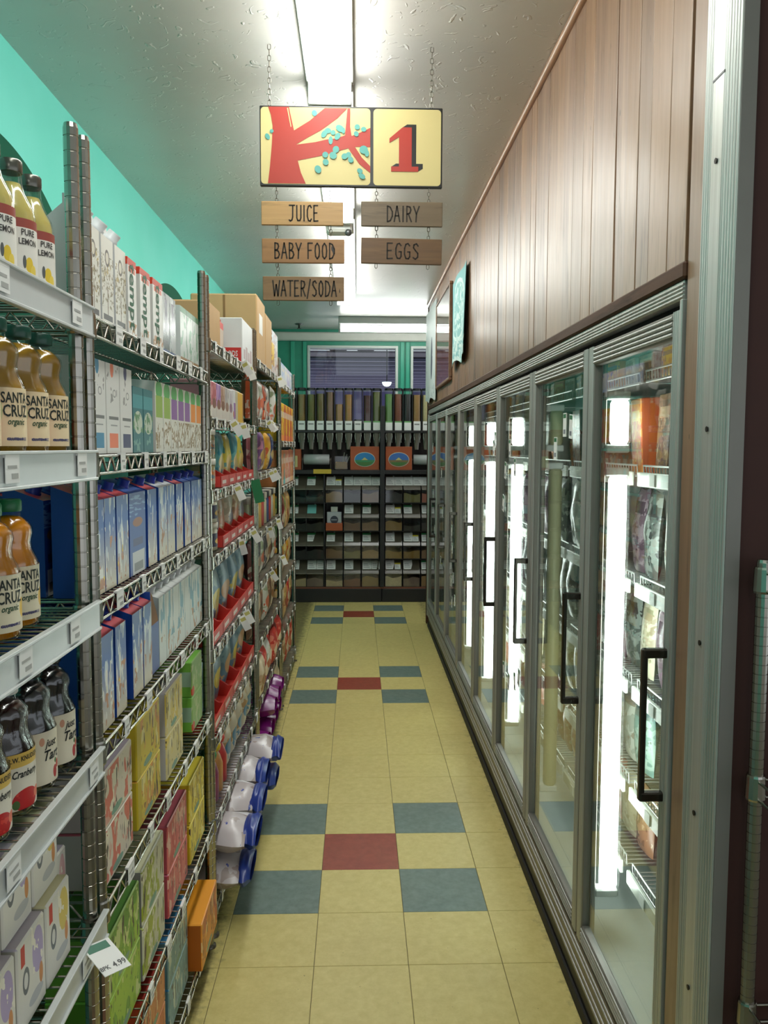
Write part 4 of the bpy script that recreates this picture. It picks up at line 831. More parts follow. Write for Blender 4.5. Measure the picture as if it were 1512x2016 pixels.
def rack_four_five():
    random.seed(5)
    Z = SH[3][0]+0.001
    cardboard('big tall cardboard box on top of the fourth rack', -0.80, -0.482, 4.06, 4.40, Z, 0.315, True)
    cardboard('narrower cardboard box next to the yellow carton', -0.72, -0.482, 4.43, 4.74, Z, 0.285)
    p_box('grocery_carton', 0.34, 0.16, 0.25, print_mat('yellowwhite_box', (214, 206, 200), [R(0.0, 0.4, 0.2, 0.7, (230, 190, 50)), R(-1, 2, 0.75, 1.0, (196, 206, 210)), N((1, 40, 40), 0.58, (150, 80, 80))], 0.45), print_mat('yellow_side', (222, 206, 196), [R(-1, 2, 0.25, 0.66, (232, 190, 40)), R(-1, 2, 0.82, 1, (150, 50, 60))], 0.45, axis='X')).spawn((-0.565, 4.95, Z), 'yellow and white carton at far end of fourth rack top', 'box')
    pal = [('orange', (206, 92, 50), (60, 50, 60), (226, 200, 180)), ('white', (210, 208, 200), (150, 160, 130), (206, 110, 80)), ('purple', (110, 66, 120), (180, 120, 150), (206, 170, 90)), ('pink', (190, 110, 120), (220, 190, 180), (150, 60, 70)), ('tan', (200, 160, 110), (226, 200, 130), (160, 90, 60)), ('gold', (214, 160, 50), (200, 90, 50), (240, 220, 160)), ('navy', (50, 62, 110), (120, 140, 180), (206, 180, 120)), ('maroon', (120, 44, 44), (190, 150, 120), (206, 190, 170)), ('brown', (130, 90, 64), (170, 140, 110), (90, 60, 44)), ('cream', (216, 200, 170), (190, 160, 130), (160, 110, 70)), ('green', (100, 140, 80), (190, 190, 110), (220, 200, 160)), ('red', (190, 54, 46), (220, 130, 110), (240, 220, 200)), ('dark', (60, 56, 60), (110, 100, 100), (170, 150, 130))]
    D = {p[0]: p for p in pal}
    def bags(u, s, names, w, h, y0=None, dx=0.006, d=0.065):
        it = []
        for i, n in enumerate(names):
            nm, b, a, c = D[n]; it.append((bagp('%s_%s' % (nm, int(h*100)), b, a, c, w, d, h, 60+i % 4), w, d, '%s snack bag' % n, 'bag', dx+random.uniform(0, 0.02)))
        return row(u, s, it, y0)
    bags(3, 1, ['orange', 'dark', 'white', 'white', 'orange', 'white', 'white'], 0.155, 0.22)
    bags(3, 2, ['pink', 'tan', 'purple', 'cream', 'gold', 'navy', 'purple'], 0.155, 0.2)
    # jars on the fourth shelf
    y = RACKS[3][0]+0.06
    for i, (b, l) in enumerate((((190, 196, 160), 'pale'), ((206, 200, 170), 'cream'), ((200, 160, 70), 'gold'), ((190, 60, 50), 'red'), ((206, 200, 170), 'cream'), ((60, 70, 130), 'navy'), ((190, 60, 50), 'red'), ((200, 196, 180), 'cream'), ((200, 160, 70), 'gold'))):
        place(p_jar('spice_jar', 0.045, 0.17, plain(*b, 0.35), plain(60, 60, 64, 0.4) if i % 2 else plain(206, 200, 186, 0.4)), 3, 3, y, '%s jar of dry goods' % l, 'jar', 0.095, 0.006); y += 0.118
    bags(3, 4, ['maroon', 'dark', 'white', 'dark', 'cream', 'brown', 'white'], 0.155, 0.2)
    bags(3, 5, ['brown', 'cream', 'brown', 'white', 'brown', 'cream', 'red'], 0.155, 0.22)
    bags(3, 6, ['cream', 'red', 'white', 'red', 'red', 'maroon', 'red'], 0.155, 0.2, dx=-0.03)
    pk = print_mat('purple_pack', (150, 70, 140), [N((1, 30, 30), 0.55, (200, 190, 200), 0.2, 0.8), R(-1, 2, 0.66, 1, (120, 24, 110))], 0.22)
    for i, y in enumerate((4.10, 4.30, 4.50, 4.70)):
        for z in (0, 1):
            if i or z == 0:
                m = bag_mesh(0.19, 0.11, 0.22, 200+i+z, None, False).mesh('produce_pack', [pk if i else _prints['bag_green_20'] if 'bag_green_20' in _prints else pk]*2)
                o = ob('produce_pack', m, None, (-0.665+0.015*z, y, SH[3][7]+0.062+0.122*z), (0, PI/2, 0)); tag(o, 'glossy purple wrapped pack, %s, %s on bottom shelf of fourth rack' % (('lower one', 'upper one')[z], ORD[i]), 'pack')
    bags(3, 7, ['green', 'cream'], 0.155, 0.2, 4.82, -0.02)
    # rack five: mostly slim boxes
    def boxes(s, specs, w, h, d=0.13):
        y = RACKS[4][0]+0.02
        for nm, b, a in specs:
            m = print_mat('slim_'+nm.replace(' ', '_'), b, [N((1, 20, 16), 0.52, a, 0.1, 0.9), R(-1, 2, 0.02, 0.16, tuple(min(255, x+30) for x in a)), R(0.2, 0.8, 0.62, 0.78, (226, 216, 200))], 0.42)
            place(p_box('grocery_box', w, d, h, m, plain(*b, 0.45)), 4, s, y+w/2, '%s grocery box' % nm, 'box', d, 0.006); y += w+0.004
    boxes(0, [('blue white', (150, 170, 206), (220, 220, 226)), ('pale blue', (170, 186, 214), (210, 216, 226)), ('white', (216, 216, 216), (190, 196, 206)), ('pale lilac', (186, 180, 206), (216, 214, 220)), ('white and blue', (206, 210, 216), (130, 150, 190))], 0.2, 0.14)
    Yw = ('bright yellow', (230, 186, 40), (214, 120, 40)); Or = ('orange red', (206, 100, 40), (180, 50, 40))
    boxes(1, [Yw, Yw, Yw, Or, Yw, Or, Yw, Or, Yw], 0.118, 0.25)
    boxes(2, [('pink topped orange', (222, 140, 80), (190, 80, 90)), ('orange', (220, 130, 70), (236, 180, 150)), ('teal and orange', (206, 140, 80), (90, 180, 180)), ('coral', (220, 130, 100), (236, 200, 180)), ('orange and white', (224, 150, 100), (236, 216, 200)), ('coral pink', (214, 110, 100), (240, 190, 180)), ('tan orange', (206, 140, 90), (226, 180, 130)), ('deep orange', (200, 100, 50), (226, 160, 100))], 0.134, 0.23)
    bags(4, 3, ['green', 'gold', 'maroon', 'gold', 'green', 'tan', 'gold'], 0.15, 0.26)
    bags(4, 4, ['gold', 'maroon', 'gold', 'green', 'tan', 'gold', 'tan'], 0.15, 0.22)
    bags(4, 5, ['tan', 'gold', 'cream', 'tan', 'gold', 'red', 'tan'], 0.15, 0.26)
    bags(4, 6, ['cream', 'white', 'red', 'cream', 'red', 'white', 'red'], 0.15, 0.28)
rack_four_five()

# ================================================================== FREEZER CASE
DOORS = [(1.672, 2.335)]+[(2.345+0.748*k, 2.345+0.748*(k+1)-0.010) for k in range(7)]
FR = 0.648                          # outer face of the door frames
def freezer():
    F = thing('freezer_case', 'long aluminium framed glass door freezer along the aisle', 'freezer', (0, 0, 0))
    y0, y1 = 1.662, 7.60; white = plain(206, 212, 208, 0.4, 0, 'freezer_liner')
    mb = MB(); mb.box(0.665, 1.5, y0, y1, 0.0, 0.1, 0)
    ob('kick_plate', MB().bevbox(0.662, 0.70, y0, y1, 0.0, 0.105, 0.003).mesh('kick_plate', plain(60, 58, 52, 0.5, 0.3)), F)
    ob('rubber_skirt', MB().bevbox(0.652, 0.661, y0, y1, 0.001, 0.045, 0.003).mesh('rubber_skirt', plain(24, 24, 22, 0.7)), F)
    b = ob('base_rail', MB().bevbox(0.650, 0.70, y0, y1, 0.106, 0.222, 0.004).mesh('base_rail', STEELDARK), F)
    for z in (0.125, 0.15, 0.185, 0.205): ob('rib', MB().tube((0.650, y0, z), (0.650, y1, z), 0.004, 6).mesh('rib', ALU), b)
    h = ob('header', MB().bevbox(0.650, 0.70, y0, y1, 1.962, 2.0, 0.002).mesh('header', ALU), F)
    for z in (1.967, 1.975, 1.983, 1.991): ob('rib', MB().tube((0.650, y0, z), (0.650, y1, z), 0.0028, 6).mesh('rib', ALU), h)
    ob('gap_strip', MB().box(0.675, 0.69, y0, y1, 1.944, 1.963).mesh('gap_strip', BLACKGAP), F)
    jm = ob('jamb', MB().bevbox(0.646, 0.70, 1.660, 1.671, 0.106, 1.962, 0.002).mesh('jamb', ALU), F)
    ob('jamb', MB().bevbox(0.646, 0.70, 7.585, 7.62, 0.106, 1.962, 0.002).mesh('jamb', ALU), F)
    # liner
    ob('back_panel', MB().box(1.38, 1.42, y0, y1, 0.1, 1.97).mesh('back_panel', white), F)
    ob('floor_panel', MB().box(0.70, 1.38, y0, y1, 0.19, 0.215).mesh('floor_panel', white), F)
    ob('top_panel', MB().box(0.70, 1.38, y0, y1, 1.945, 1.965).mesh('top_panel', white), F)
    for y in (y0, y1-0.02): ob('end_panel', MB().box(0.70, 1.38, y, y+0.02, 0.215, 1.945).mesh('end_panel', white), F)
    # mullions and tubes
    glow = emis('freezer_tube_glow', (0.90, 1.0, 0.95, 1), COLD_LIGHT)
    for k in range(7):
        y = DOORS[k][1]+0.005
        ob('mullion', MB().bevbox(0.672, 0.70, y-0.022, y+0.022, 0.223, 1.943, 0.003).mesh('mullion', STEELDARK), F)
        lit = k in (0, 2, 3, 4)
        for za, zb in ((0.37, 1.585), (1.675, 1.80)):
            r = 0.026
            ob('lamp_tube', MB().lathe([(za, r*0.8), (za+0.01, r), (zb-0.01, r), (zb, r*0.8)], 14, c=(0.742, y, 0)).mesh('lamp_tube', glow if lit else plain(196, 190, 150, 0.35)), F)
            for z in (za, zb): ob('lamp_socket', MB().bevbox(0.70, 0.768, y-0.02, y+0.02, z-0.024 if z == za else z, z if z == za else z+0.024, 0.004).mesh('lamp_socket', WHITE), F)
    # shelves: wire deck with white price rail
    SZ = [1.85, 1.585, 1.27, 0.97, 0.67, 0.42]
    wire = plain(206, 208, 206, 0.3, 0.6)
    L = 0.70
    mb = MB()
    for x in (0.81, 1.36): mb.tube((x, 0, 0), (x, L, 0), 0.004)
    for i in range(29): mb.tube((0.81, L*i/28, 0.002), (1.36, L*i/28, 0.002), 0.002, 4, cap=False); mb.tube((0.81, L*i/28, 0.002), (0.808, L*i/28, 0.03), 0.002, 4, cap=False)
    mb.tube((0.808, 0, 0.03), (0.808, L, 0.03), 0.003)
    wm = mb.mesh('wire_shelf', wire)
    rail = MB().bevbox(0.79, 0.80, 0, L, -0.028, 0.012, 0.002).mesh('price_rail', plain(214, 216, 206, 0.3))
    chip = MB().box(0.787, 0.789, -0.022, 0.022, -0.024, 0.008).mesh('price_chip', PAPER)
    for k, (a, b) in enumerate(DOORS):
        for i, z in enumerate(SZ):
            s = ob('wire_shelf', wm, F, (0, (a+b)/2-L/2, z), (0, 0, 0), (1, (b-a-0.045)/L, 1))
            s.location.y = a+0.028
            if i in (1, 2, 3, 4, 5) and k < 5:
                ob('price_rail', rail, s)
                for q in range(3): ob('price_chip', chip, s, (0, 0.1+0.22*q+0.03*math.sin(7*q+k+i), 0))
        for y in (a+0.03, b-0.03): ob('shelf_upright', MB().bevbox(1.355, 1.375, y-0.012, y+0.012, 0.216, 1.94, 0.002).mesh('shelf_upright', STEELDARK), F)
    # doors
    lab_m = MB().box(0, 0.0008, -0.02, 0.02, -0.075, 0).box(-0.0004, 0.0, -0.016, 0.016, -0.016, -0.003, 1).box(-0.0004, 0.0, -0.012, 0.012, -0.066, -0.052, 2).mesh('price_label', [PAPER, plain(30, 110, 66, 0.5), plain(130, 132, 140, 0.6)])
    tags = {1: [(0.44, 1.775, 0), (0.52, 1.768, 4), (0.32, 1.70, 0)], 2: [(0.14, 1.60, 8), (0.23, 1.70, -6), (0.10, 1.45, 12), (0.52, 0.76, 14), (0.42, 0.72, -10), (0.30, 0.68, 10), (0.16, 0.70, -8), (0.36, 1.62, 0)], 3: [(0.60, 1.74, 6), (0.55, 1.70, -6)],
            4: [(0.62, 1.10, 8), (0.6, 1.02, 0), (0.66, 1.06, -10)], 5: [(0.3, 1.12, 10), (0.34, 1.0, 0), (0.40, 0.8, -10), (0.3, 0.76, 8), (0.5, 0.66, 0), (0.35, 0.62, 6)], 6: [(0.3, 1.5, 0), (0.4, 1.2, 0), (0.3, 0.8, 6)], 7: [(0.3, 1.7, 10), (0.35, 1.3, 0), (0.5, 1.0, 0), (0.4, 0.7, 0)]}
    for k, (a, b) in enumerate(DOORS):
        d = ob('door', None, F, (0, a, 0)); w = b-a; z0, z1 = 0.226, 1.943; st = 0.046
        pieces = [('stile', (0.0, st, z0, z1), 'v'), ('stile', (w-st, w, z0, z1), 'v'), ('top_rail', (st, w-st, z1-0.052, z1), 'h'), ('bottom_rail', (st, w-st, z0, z0+0.055), 'h')]
        for nm, (ya, yb, za, zb), o in pieces:
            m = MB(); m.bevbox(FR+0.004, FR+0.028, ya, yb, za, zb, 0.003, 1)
            if o == 'v':
                for q in (0.15, 0.36, 0.57, 0.80): m.tube((FR+0.004, ya+(yb-ya)*q, za), (FR+0.004, ya+(yb-ya)*q, zb), 0.0036, 6)
            else:
                for q in (0.15, 0.36, 0.57, 0.80): m.tube((FR+0.004, ya, za+(zb-za)*q), (FR+0.004, yb, za+(zb-za)*q), 0.0042, 6)
            ob(nm, m.mesh(nm, [ALU, ALU_SHADE]), d)
        ob('gasket', MB().box(FR+0.0282, FR+0.032, st-0.006, st+0.004, z0+0.05, z1-0.05).box(FR+0.0282, FR+0.032, w-st-0.004, w-st+0.006, z0+0.05, z1-0.05).mesh('gasket', BLACK), d)
        ob('pane', MB().box(FR+0.016, FR+0.020, st-0.004, w-st+0.004, z0+0.05, z1-0.048).mesh('pane', GLASS), d)
        hb = MB(); hx = FR-0.042; hy = 0.024
        for z in (0.925, 1.235): hb.bevbox(hx-0.006, FR+0.004, hy-0.009, hy+0.009, z-0.010, z+0.010, 0.003)
        hb.bevbox(hx-0.008, hx+0.004, hy-0.008, hy+0.008, 0.915, 1.245, 0.003)
        ob('handle', hb.mesh('handle', plain(72, 68, 62, 0.25, 0.9)), d)
        for yy, zz, r in tags.get(k, []): ob('price_label', lab_m, d, (FR+0.0140, w-yy*w/0.74, zz), (math.radians(r), 0, 0))
    # frozen goods
    rnd = random.Random(9)
    def fp(nm, base, a, c, w, d, h, seed, boxed):
        m = print_mat('frozen_'+nm, base, [N((1, 30, 24), 0.50, a, 0.08, 0.92), N((1, 60, 44), 0.60, c, 0.15, 0.8), R(0.12, 0.88, 0.70, 0.84, c)], 0.25, flip=True)
        return p_box('frozen_box', w, d, h, m, plain(*a, 0.4)) if boxed else p_bag('frozen_bag', w, d*0.62, h, m, m, seed, True)
    cols = {'orange': ((206, 130, 60), (190, 90, 50), (226, 200, 120)), 'yellow': ((214, 170, 50), (190, 120, 40), (80, 70, 120)), 'grey': ((170, 178, 170), (120, 126, 122), (206, 210, 200)), 'dark': ((90, 96, 92), (140, 146, 140), (60, 60, 60)), 'white': ((206, 210, 200), (170, 176, 168), (150, 140, 130)), 'brown': ((150, 110, 84), (110, 80, 60), (190, 160, 130)), 'pink': ((190, 130, 120), (160, 90, 84), (214, 190, 180)), 'cream': ((206, 200, 176), (180, 170, 146), (160, 150, 120)), 'mauve': ((120, 96, 110), (160, 140, 150), (90, 70, 84)), 'tealish': ((110, 146, 140), (160, 186, 176), (90, 110, 110))}
    rows = [['yellow', 'orange', 'white', 'white', 'brown'], ['orange', 'brown', 'white', 'grey', 'orange'], ['grey', 'dark', 'white', 'grey', 'mauve'], ['dark', 'grey', 'cream', 'mauve', 'white'], ['cream', 'white', 'grey', 'tealish', 'cream'], ['pink', 'pink', 'cream', 'pink', 'brown']]
    hs = [0.085, 0.22, 0.26, 0.245, 0.245, 0.2]
    cn = {'grey': 'grey', 'dark': 'dark grey', 'tealish': 'grey green'}
    for k, (a, b) in enumerate(DOORS):
        n = 5 if k < 4 else 4; st = (b-a-0.06)/n
        for i, z in enumerate(SZ+[0.218]):
            if i == 6: continue
            for q in range(n):
                c = rows[i][(q*2+k+i) % 5]; y = b-0.03-st*(q+0.5); w = min(0.128, st-0.008)
                bx = i < 2 and q % 2 == 0 or i == 0; pr = fp(c, *cols[c], w, 0.085, hs[i], 70+(q+i) % 5, bx)
                pr.spawn((0.868+rnd.uniform(0, 0.03), y, z+0.007), '%s frozen food %s, %s along %s shelf behind %s freezer door' % (cn.get(c, c), 'box' if bx else 'bag', ORD[q], 'bottom' if i == 5 else SHN[i], ORD[k]), 'box' if bx else 'bag', None, PI+rnd.uniform(-0.12, 0.12), rnd.uniform(-0.05, 0.05))
freezer()

# chrome rack post at the near wall
t = thing('wire_shelving_rack', 'chrome rack standing against the dark red-brown wall', 'shelving rack', (0.684, 1.437, 0))
for dx, dy in ((0.022, -0.012), (0.022, -0.46), (0.9, -0.012), (0.9, -0.46)): ob('post', POST, t, (dx, dy-0.02, 0.012), (0, 0, 0), (1, 1, 0.664)); ob('foot', FOOT, t, (dx, dy-0.02, 0))
mb = MB()
for y in (-0.032, -0.48):
    for zz in (0, -0.032): mb.tube((0.022, y, zz), (0.9, y, zz), 0.003)
for x in (0.022, 0.9):
    for zz in (0, -0.032): mb.tube((x, -0.032, zz), (x, -0.48, zz), 0.003)
for i in range(1, 20): mb.tube((0.022+0.044*i, -0.032, 0), (0.022+0.044*i, -0.48, 0), 0.002, 4)
sm = mb.mesh('shelf', CHROME)
for z in (0.25, 0.66, 1.08, 1.45):
    s = ob('shelf', sm, t, (0, 0, z))
    for dx in (0.022, 0.9): ob('collar', COLLAR, s, (dx, -0.032, 0.006))

# ================================================================== BULK FOOD WALL
YF = 8.82
def bulk():
    BIN = plain(30, 29, 26, 0.45, 0, 'bin_black'); lidm = plain(84, 78, 66, 0.16, 0, 'smoked_lid'); orange = plain(170, 82, 40, 0.5, 0, 'rust_panel'); WD = plain(112, 62, 40, 0.55)
    F = thing('bulk_bin_stand', 'black stand holding the bulk food bins and dispensers', 'stand', (0, YF, 0))
    ob('plinth', MB().bevbox(-1.12, 0.262, 0.0, 0.5, 0, 0.144, 0.004).mesh('plinth', BLACK), F); ob('plinth', MB().bevbox(0.266, 2.2, 0.0, 0.5, 0, 0.144, 0.004).mesh('plinth', BLACK), F)
    ob('wood_strip', MB().bevbox(-1.12, 2.2, 0.003, 0.5, 0.145, 0.165, 0.002).mesh('wood_strip', WD), F)
    ob('back_panel', MB().box(-1.12, 2.2, 0.40, 0.43, 0.166, 1.85).mesh('back_panel', BIN), F)
    for x in (-0.735, -0.353, 0.265, 0.87): ob('upright', MB().bevbox(x-(0.024 if x == 0.265 else 0.007), x+(0.024 if x == 0.265 else 0.007), -0.012 if x == 0.265 else 0.01, 0.4, 0.166, 2.1 if x == 0.265 else 1.37, 0.003).mesh('upright', BLACK), F)
    ob('ledge', MB().bevbox(-1.12, 2.2, 0.0, 0.40, 1.376, 1.42, 0.003).mesh('ledge', BLACK), F)
    ob('dispenser_rail', MB().bevbox(-1.12, 2.2, 0.0, 0.24, 1.815, 1.838, 0.003).mesh('dispenser_rail', BLACK), F)
    ob('canopy_board', MB().box(-1.12, 2.2, 0.24, 0.26, 1.42, 1.86).mesh('canopy_board', plain(38, 26, 20, 0.6)), F)
    for k in range(3): ob('row_divider', MB().bevbox(-1.12, 2.2, 0.02, 0.4, 0.4565+0.3015*k, 0.4655+0.3015*k, 0.002).mesh('row_divider', BLACK), F)
    cols = [-0.637, -0.453, -0.247, -0.055, 0.14, 0.390, 0.584, 0.778]; W = 0.182
    def grain(nm, c):
        t = NT('grain_'+nm); t.props(0.7); n = t.noise(t.coords('Object', rnd=True), 260, 2); n2 = t.noise(t.coords('Object', rnd=True), 20, 2)
        t.col(t.mix(n, C(*[int(x*0.62) for x in c]), t.mix(n2, C(*c), C(*[min(255, int(x*1.15)) for x in c])))); t.bump(n, 0.3, 0.004); return t.m
    G_ = {k: grain(k, v) for k, v in dict(dark=(46, 40, 32), tan=(160, 124, 80), brown=(112, 72, 44), olive=(120, 112, 60), char=(40, 38, 36), gold=(150, 116, 56), rust=(120, 62, 30), pale=(196, 168, 130), ltbrown=(140, 104, 72), cream=(206, 186, 150), mauve=(132, 108, 96), pinkbrown=(176, 100, 76)).items()}
    rows = [['dark', 'dark', 'tan', 'char', 'ltbrown', 'char', 'olive', 'pinkbrown'], ['char', 'dark', None, 'brown', 'ltbrown', 'gold', 'dark', 'dark'], ['char', 'char', 'brown', 'olive', 'tan', 'gold', 'gold', 'ltbrown'], ['pale', 'mauve', 'pale', 'rust', 'gold', 'cream', 'mauve', 'tan']]
    fill = [[.5, .55, .95, .9, .9, .9, .8, .9], [.7, .7, 0, .75, .8, .85, .5, .8], [.8, .8, .85, .7, .75, .7, .7, .8], [.7, .75, .55, .7, .9, .9, .8, .9]]
    body = MB(); bw = W/2
    body.box(-bw, -bw+0.003, 0.0, 0.36, 0, 0.14); body.box(bw-0.003, bw, 0.0, 0.36, 0, 0.14); body.box(-bw, bw, 0.0, 0.36, 0, 0.004); body.box(-bw, bw, 0.357, 0.36, 0.004, 0.28)
    for s in (-1, 1):
        x0 = min(s*bw, s*(bw-0.003)); body.prism([(0.0, 0.14), (0.36, 0.14), (0.36, 0.282), (0.13, 0.282)], 0.003, lambda y, z, c, x0=x0: (x0+c, y, z))
    bodym = body.mesh('bin_body', BIN)
    frontm = MB().box(-bw+0.003, bw-0.003, 0.0, 0.003, 0.004, 0.14).mesh('front_window', CLEAR)
    lidme = MB().prism([(-0.004, 0.143), (0.13, 0.284), (0.13, 0.288), (-0.004, 0.148)], W, lambda y, z, c: (-bw+c, y, z)).mesh('lid', lidm)
    lipm = MB().bevbox(-bw, bw, -0.006, 0.002, 0.138, 0.147, 0.002).mesh('lid_lip', plain(120, 116, 104, 0.25))
    knobm = MB().lathe([(0, 0.007), (0.006, 0.009), (0.012, 0.005)], 8).mesh('knob', plain(150, 150, 146, 0.3))
    def paper(nm, w, h, top):
        m = MB(); m.box(0, w, -0.0008, 0, 0, h, 0)
        if top: m.box(0, w, -0.0012, -0.0008, h*0.78, h, 1)
        for q in range(3): m.box(w*0.12, w*(0.8-0.1*q), -0.0012, -0.0008, h*(0.2+0.18*q), h*(0.26+0.18*q), 2)
        return m.mesh('bin_card', [PAPER, plain(*(top or (200, 200, 200)), 0.5), plain(150, 152, 150, 0.6)])
    PG = paper('a', 0.088, 0.115, (70, 150, 96)); PW = paper('b', 0.095, 0.118, None); PY = paper('c', 0.062, 0.085, (222, 206, 60)); PT = MB().box(0, 0.095, -0.0008, 0, 0, 0.12).mesh('bin_card', plain(130, 206, 200, 0.5))
    cards = [['g', 'g', 'wy', 'ww', 'ww', 'ww', 'ww', 'w'], ['g', 't', '', 'w', 'g', 'wy', 'g', 'w'], ['g', 'g', 'g', 'w', 'g', 'w', 'wy', 'g'], ['w', 'ww', 'w', 'w', 'ww', 'wy', 'w', 'g']]
    hz = math.atan2(0.141, 0.134); rn = ['top', 'second', 'third', 'bottom']
    for r in range(4):
        zb = 1.0705-0.3015*r
        for c, x in enumerate(cols):
            g = rows[r][c]
            if g is None: continue
            t = thing('bulk_bin', '%s filled bulk food bin, %s along %s row' % ({'char': 'charcoal seed', 'dark': 'dark tea', 'tan': 'tan grain', 'ltbrown': 'light brown grain', 'olive': 'olive lentil', 'pinkbrown': 'pinkish bean', 'gold': 'golden grain', 'pale': 'pale flour', 'mauve': 'mauve grain', 'rust': 'rust brown spice', 'cream': 'cream flour', 'brown': 'brown bean'}[g], ORD[c], rn[r]), 'bin', (x, YF+0.004, zb), 0, 'bulk food bins')
            ob('bin_body', bodym, t); ob('front_window', frontm, t); ob('lid', lidme, t); ob('lid_lip', lipm, t); ob('knob', knobm, t, (0.0, 0.115, 0.274), (hz*0.0, 0, 0))
            f = 0.13*fill[r][c]; nx = 10; m = MB()
            top = [(-bw+0.004+(W-0.008)*i/nx, f*(0.9+0.1*math.sin(0.55*i+r+2.3*c)+0.02*math.sin(1.5*i+c))) for i in range(nx+1)]; top = [(a, min(b, 0.137)) for a, b in top]
            m.prism([(-bw+0.004, 0.005)]+[(bw-0.004, 0.005)]+top[::-1], 0.34, lambda a, b, q: (a, 0.0036+q, b)); ob('contents', m.mesh('contents', G_[g]), t)
            xo = -bw+0.008
            for q in cards[r][c]:
                me = {'g': PG, 'w': PW, 'y': PY, 't': PT}[q]; ob('bin_card', me, t, (xo, 0.032, 0.186), (-(PI/2-hz), 0, random.uniform(-0.03, 0.03))); xo += 0.098 if q != 'y' else 0.065
    # scoop holder in the empty bin place
    t = thing('scoop_holder', 'white box with round dark emblem and rust front among bins', 'box', (cols[2], YF+0.01, 0.769))
    ob('rust_front', MB().bevbox(-0.09, 0.09, -0.004, 0.2, 0.002, 0.082, 0.003).mesh('rust_front', orange), t); ob('white_box', MB().bevbox(-0.078, 0.078, 0.03, 0.2, 0.083, 0.20, 0.003).mesh('white_box', plain(180, 184, 188, 0.4)), t)
    ob('emblem', MB().lathe([(0.0288, 0.042), (0.0298, 0.042)], 24, axis='Y', c=(0.0, 0, 0.118)).mesh('emblem', plain(50, 56, 72, 0.5)), t)
    tb = MB(); tb.box(-0.032, 0.03, 0.0275, 0.0287, 0.112, 0.122); ob('emblem_bar', tb.mesh('emblem_bar', plain(150, 156, 166, 0.5)), t); ob('paper_tab', MB().bevbox(-0.036, 0.036, 0.05, 0.056, 0.20, 0.255, 0.002).mesh('paper_tab', plain(200, 200, 190, 0.5)), t)
    # between bins and dispensers
    def logo(x0, x1, lb, sky, low):
        o = thing('logo_panel', lb, 'panel', ((x0+x1)/2, YF+0.02, 1.4205)); w = (x1-x0)/2
        ob('board', MB().bevbox(-w, w, 0, 0.02, 0.0, 0.25, 0.003).mesh('board', orange), o)
        def ell(m, cx, cz, rx, rz, y, z0=-2, z1=2):
            n = 28; pts = [(cx+rx*math.cos(2*PI*i/n), cz+rz*math.sin(2*PI*i/n)) for i in range(n)]; pts = [(a, min(max(b, z0), z1)) for a, b in pts]
            return MB().prism(pts, 0.0012, lambda a, b, c: (a, y-c, b)).mesh('emblem_layer', m)
        cx = 0.0; cz = 0.112
        ob('emblem_layer', ell(plain(206, 206, 190, 0.5), cx, cz, 0.112, 0.078, -0.0002), o); ob('emblem_layer', ell(plain(*sky, 0.5), cx, cz, 0.106, 0.072, -0.0016), o)
        ob('emblem_layer', ell(plain(*low, 0.5), cx, cz, 0.106, 0.072, -0.003, -1, cz-0.005), o); ob('emblem_layer', ell(plain(70, 120, 60, 0.5), cx, cz, 0.094, 0.066, -0.0044, -1, cz-0.028), o)
        pk = MB().prism([(cx-0.035, cz-0.006), (cx+0.035, cz-0.006), (cx+0.012, cz+0.012), (cx, cz+0.022), (cx-0.014, cz+0.012)], 0.001, lambda a, b, c: (a, -0.0058-c, b)); ob('emblem_peak', pk.mesh('emblem_peak', plain(206, 196, 120, 0.5)), o)
    logo(-0.075, 0.232, 'rust panel with oval green landscape emblem', (40, 130, 190), (60, 140, 90)); logo(0.30, 0.582, 'rust panel with oval blue brown landscape emblem', (60, 110, 180), (126, 110, 70))
    for x0, x1, lb in ((-0.574, -0.298, 'clear plastic bag roll under the dispensers'), (0.60, 0.86, 'bag roll by the freezer end under the dispensers')):
        o = thing('bag_roll', lb, 'roll', ((x0+x1)/2, YF+0.09, 1.53)); w = (x1-x0)/2
        ob('roll', MB().lathe([(-w, 0.04), (-w+0.003, 0.056), (w-0.003, 0.056), (w, 0.04)], 22, axis='X').mesh('roll', plain(176, 178, 178, 0.25)), o)
        ob('spindle', MB().tube((-w-0.02, 0, 0), (w+0.02, 0, 0), 0.008, 8).mesh('spindle', STEELDARK), o)
        for s in (-1, 1): ob('bracket', MB().bevbox(s*(w+0.014)-0.004, s*(w+0.014)+0.004, -0.012, 0.14, -0.108, 0.02, 0.002).mesh('bracket', STEELDARK), o)
    o = thing('scoop_jar', 'clear jar of brown scoops between bag roll and emblem panel', 'jar', (-0.172, YF+0.09, 1.4205))
    ob('jar', MB().bevbox(-0.074, 0.074, -0.06, 0.06, 0, 0.15, 0.006).mesh('jar', CLEAR), o); ob('contents', MB().bevbox(-0.066, 0.066, -0.052, 0.052, 0.003, 0.085, 0.01).mesh('contents', G_['gold']), o)
    for i in range(3): ob('scoop', MB().tube((0.01+0.02*i, -0.01*i, 0.05), (0.035+0.026*i, -0.02, 0.185-0.02*i), 0.006, 6).mesh('scoop', plain(150, 150, 140, 0.3)), o)
    o = thing('rust_box', 'rust coloured box with paper label beside the bag roll', 'box', (-0.665, YF+0.06, 1.4205)); ob('carton', MB().bevbox(-0.065, 0.065, -0.04, 0.1, 0, 0.22, 0.003).mesh('carton', orange), o); ob('paper_label', MB().box(-0.05, 0.03, -0.0415, -0.0402, 0.03, 0.15).mesh('paper_label', plain(206, 190, 130, 0.5)), o)
    tag(ob('ledge_tag', MB().bevbox(-0.466, -0.276, YF-0.008, YF-0.001, 1.38, 1.428, 0.002).mesh('ledge_tag', plain(206, 172, 52, 0.5))), 'yellow tag on the black ledge above the bins', 'tag')
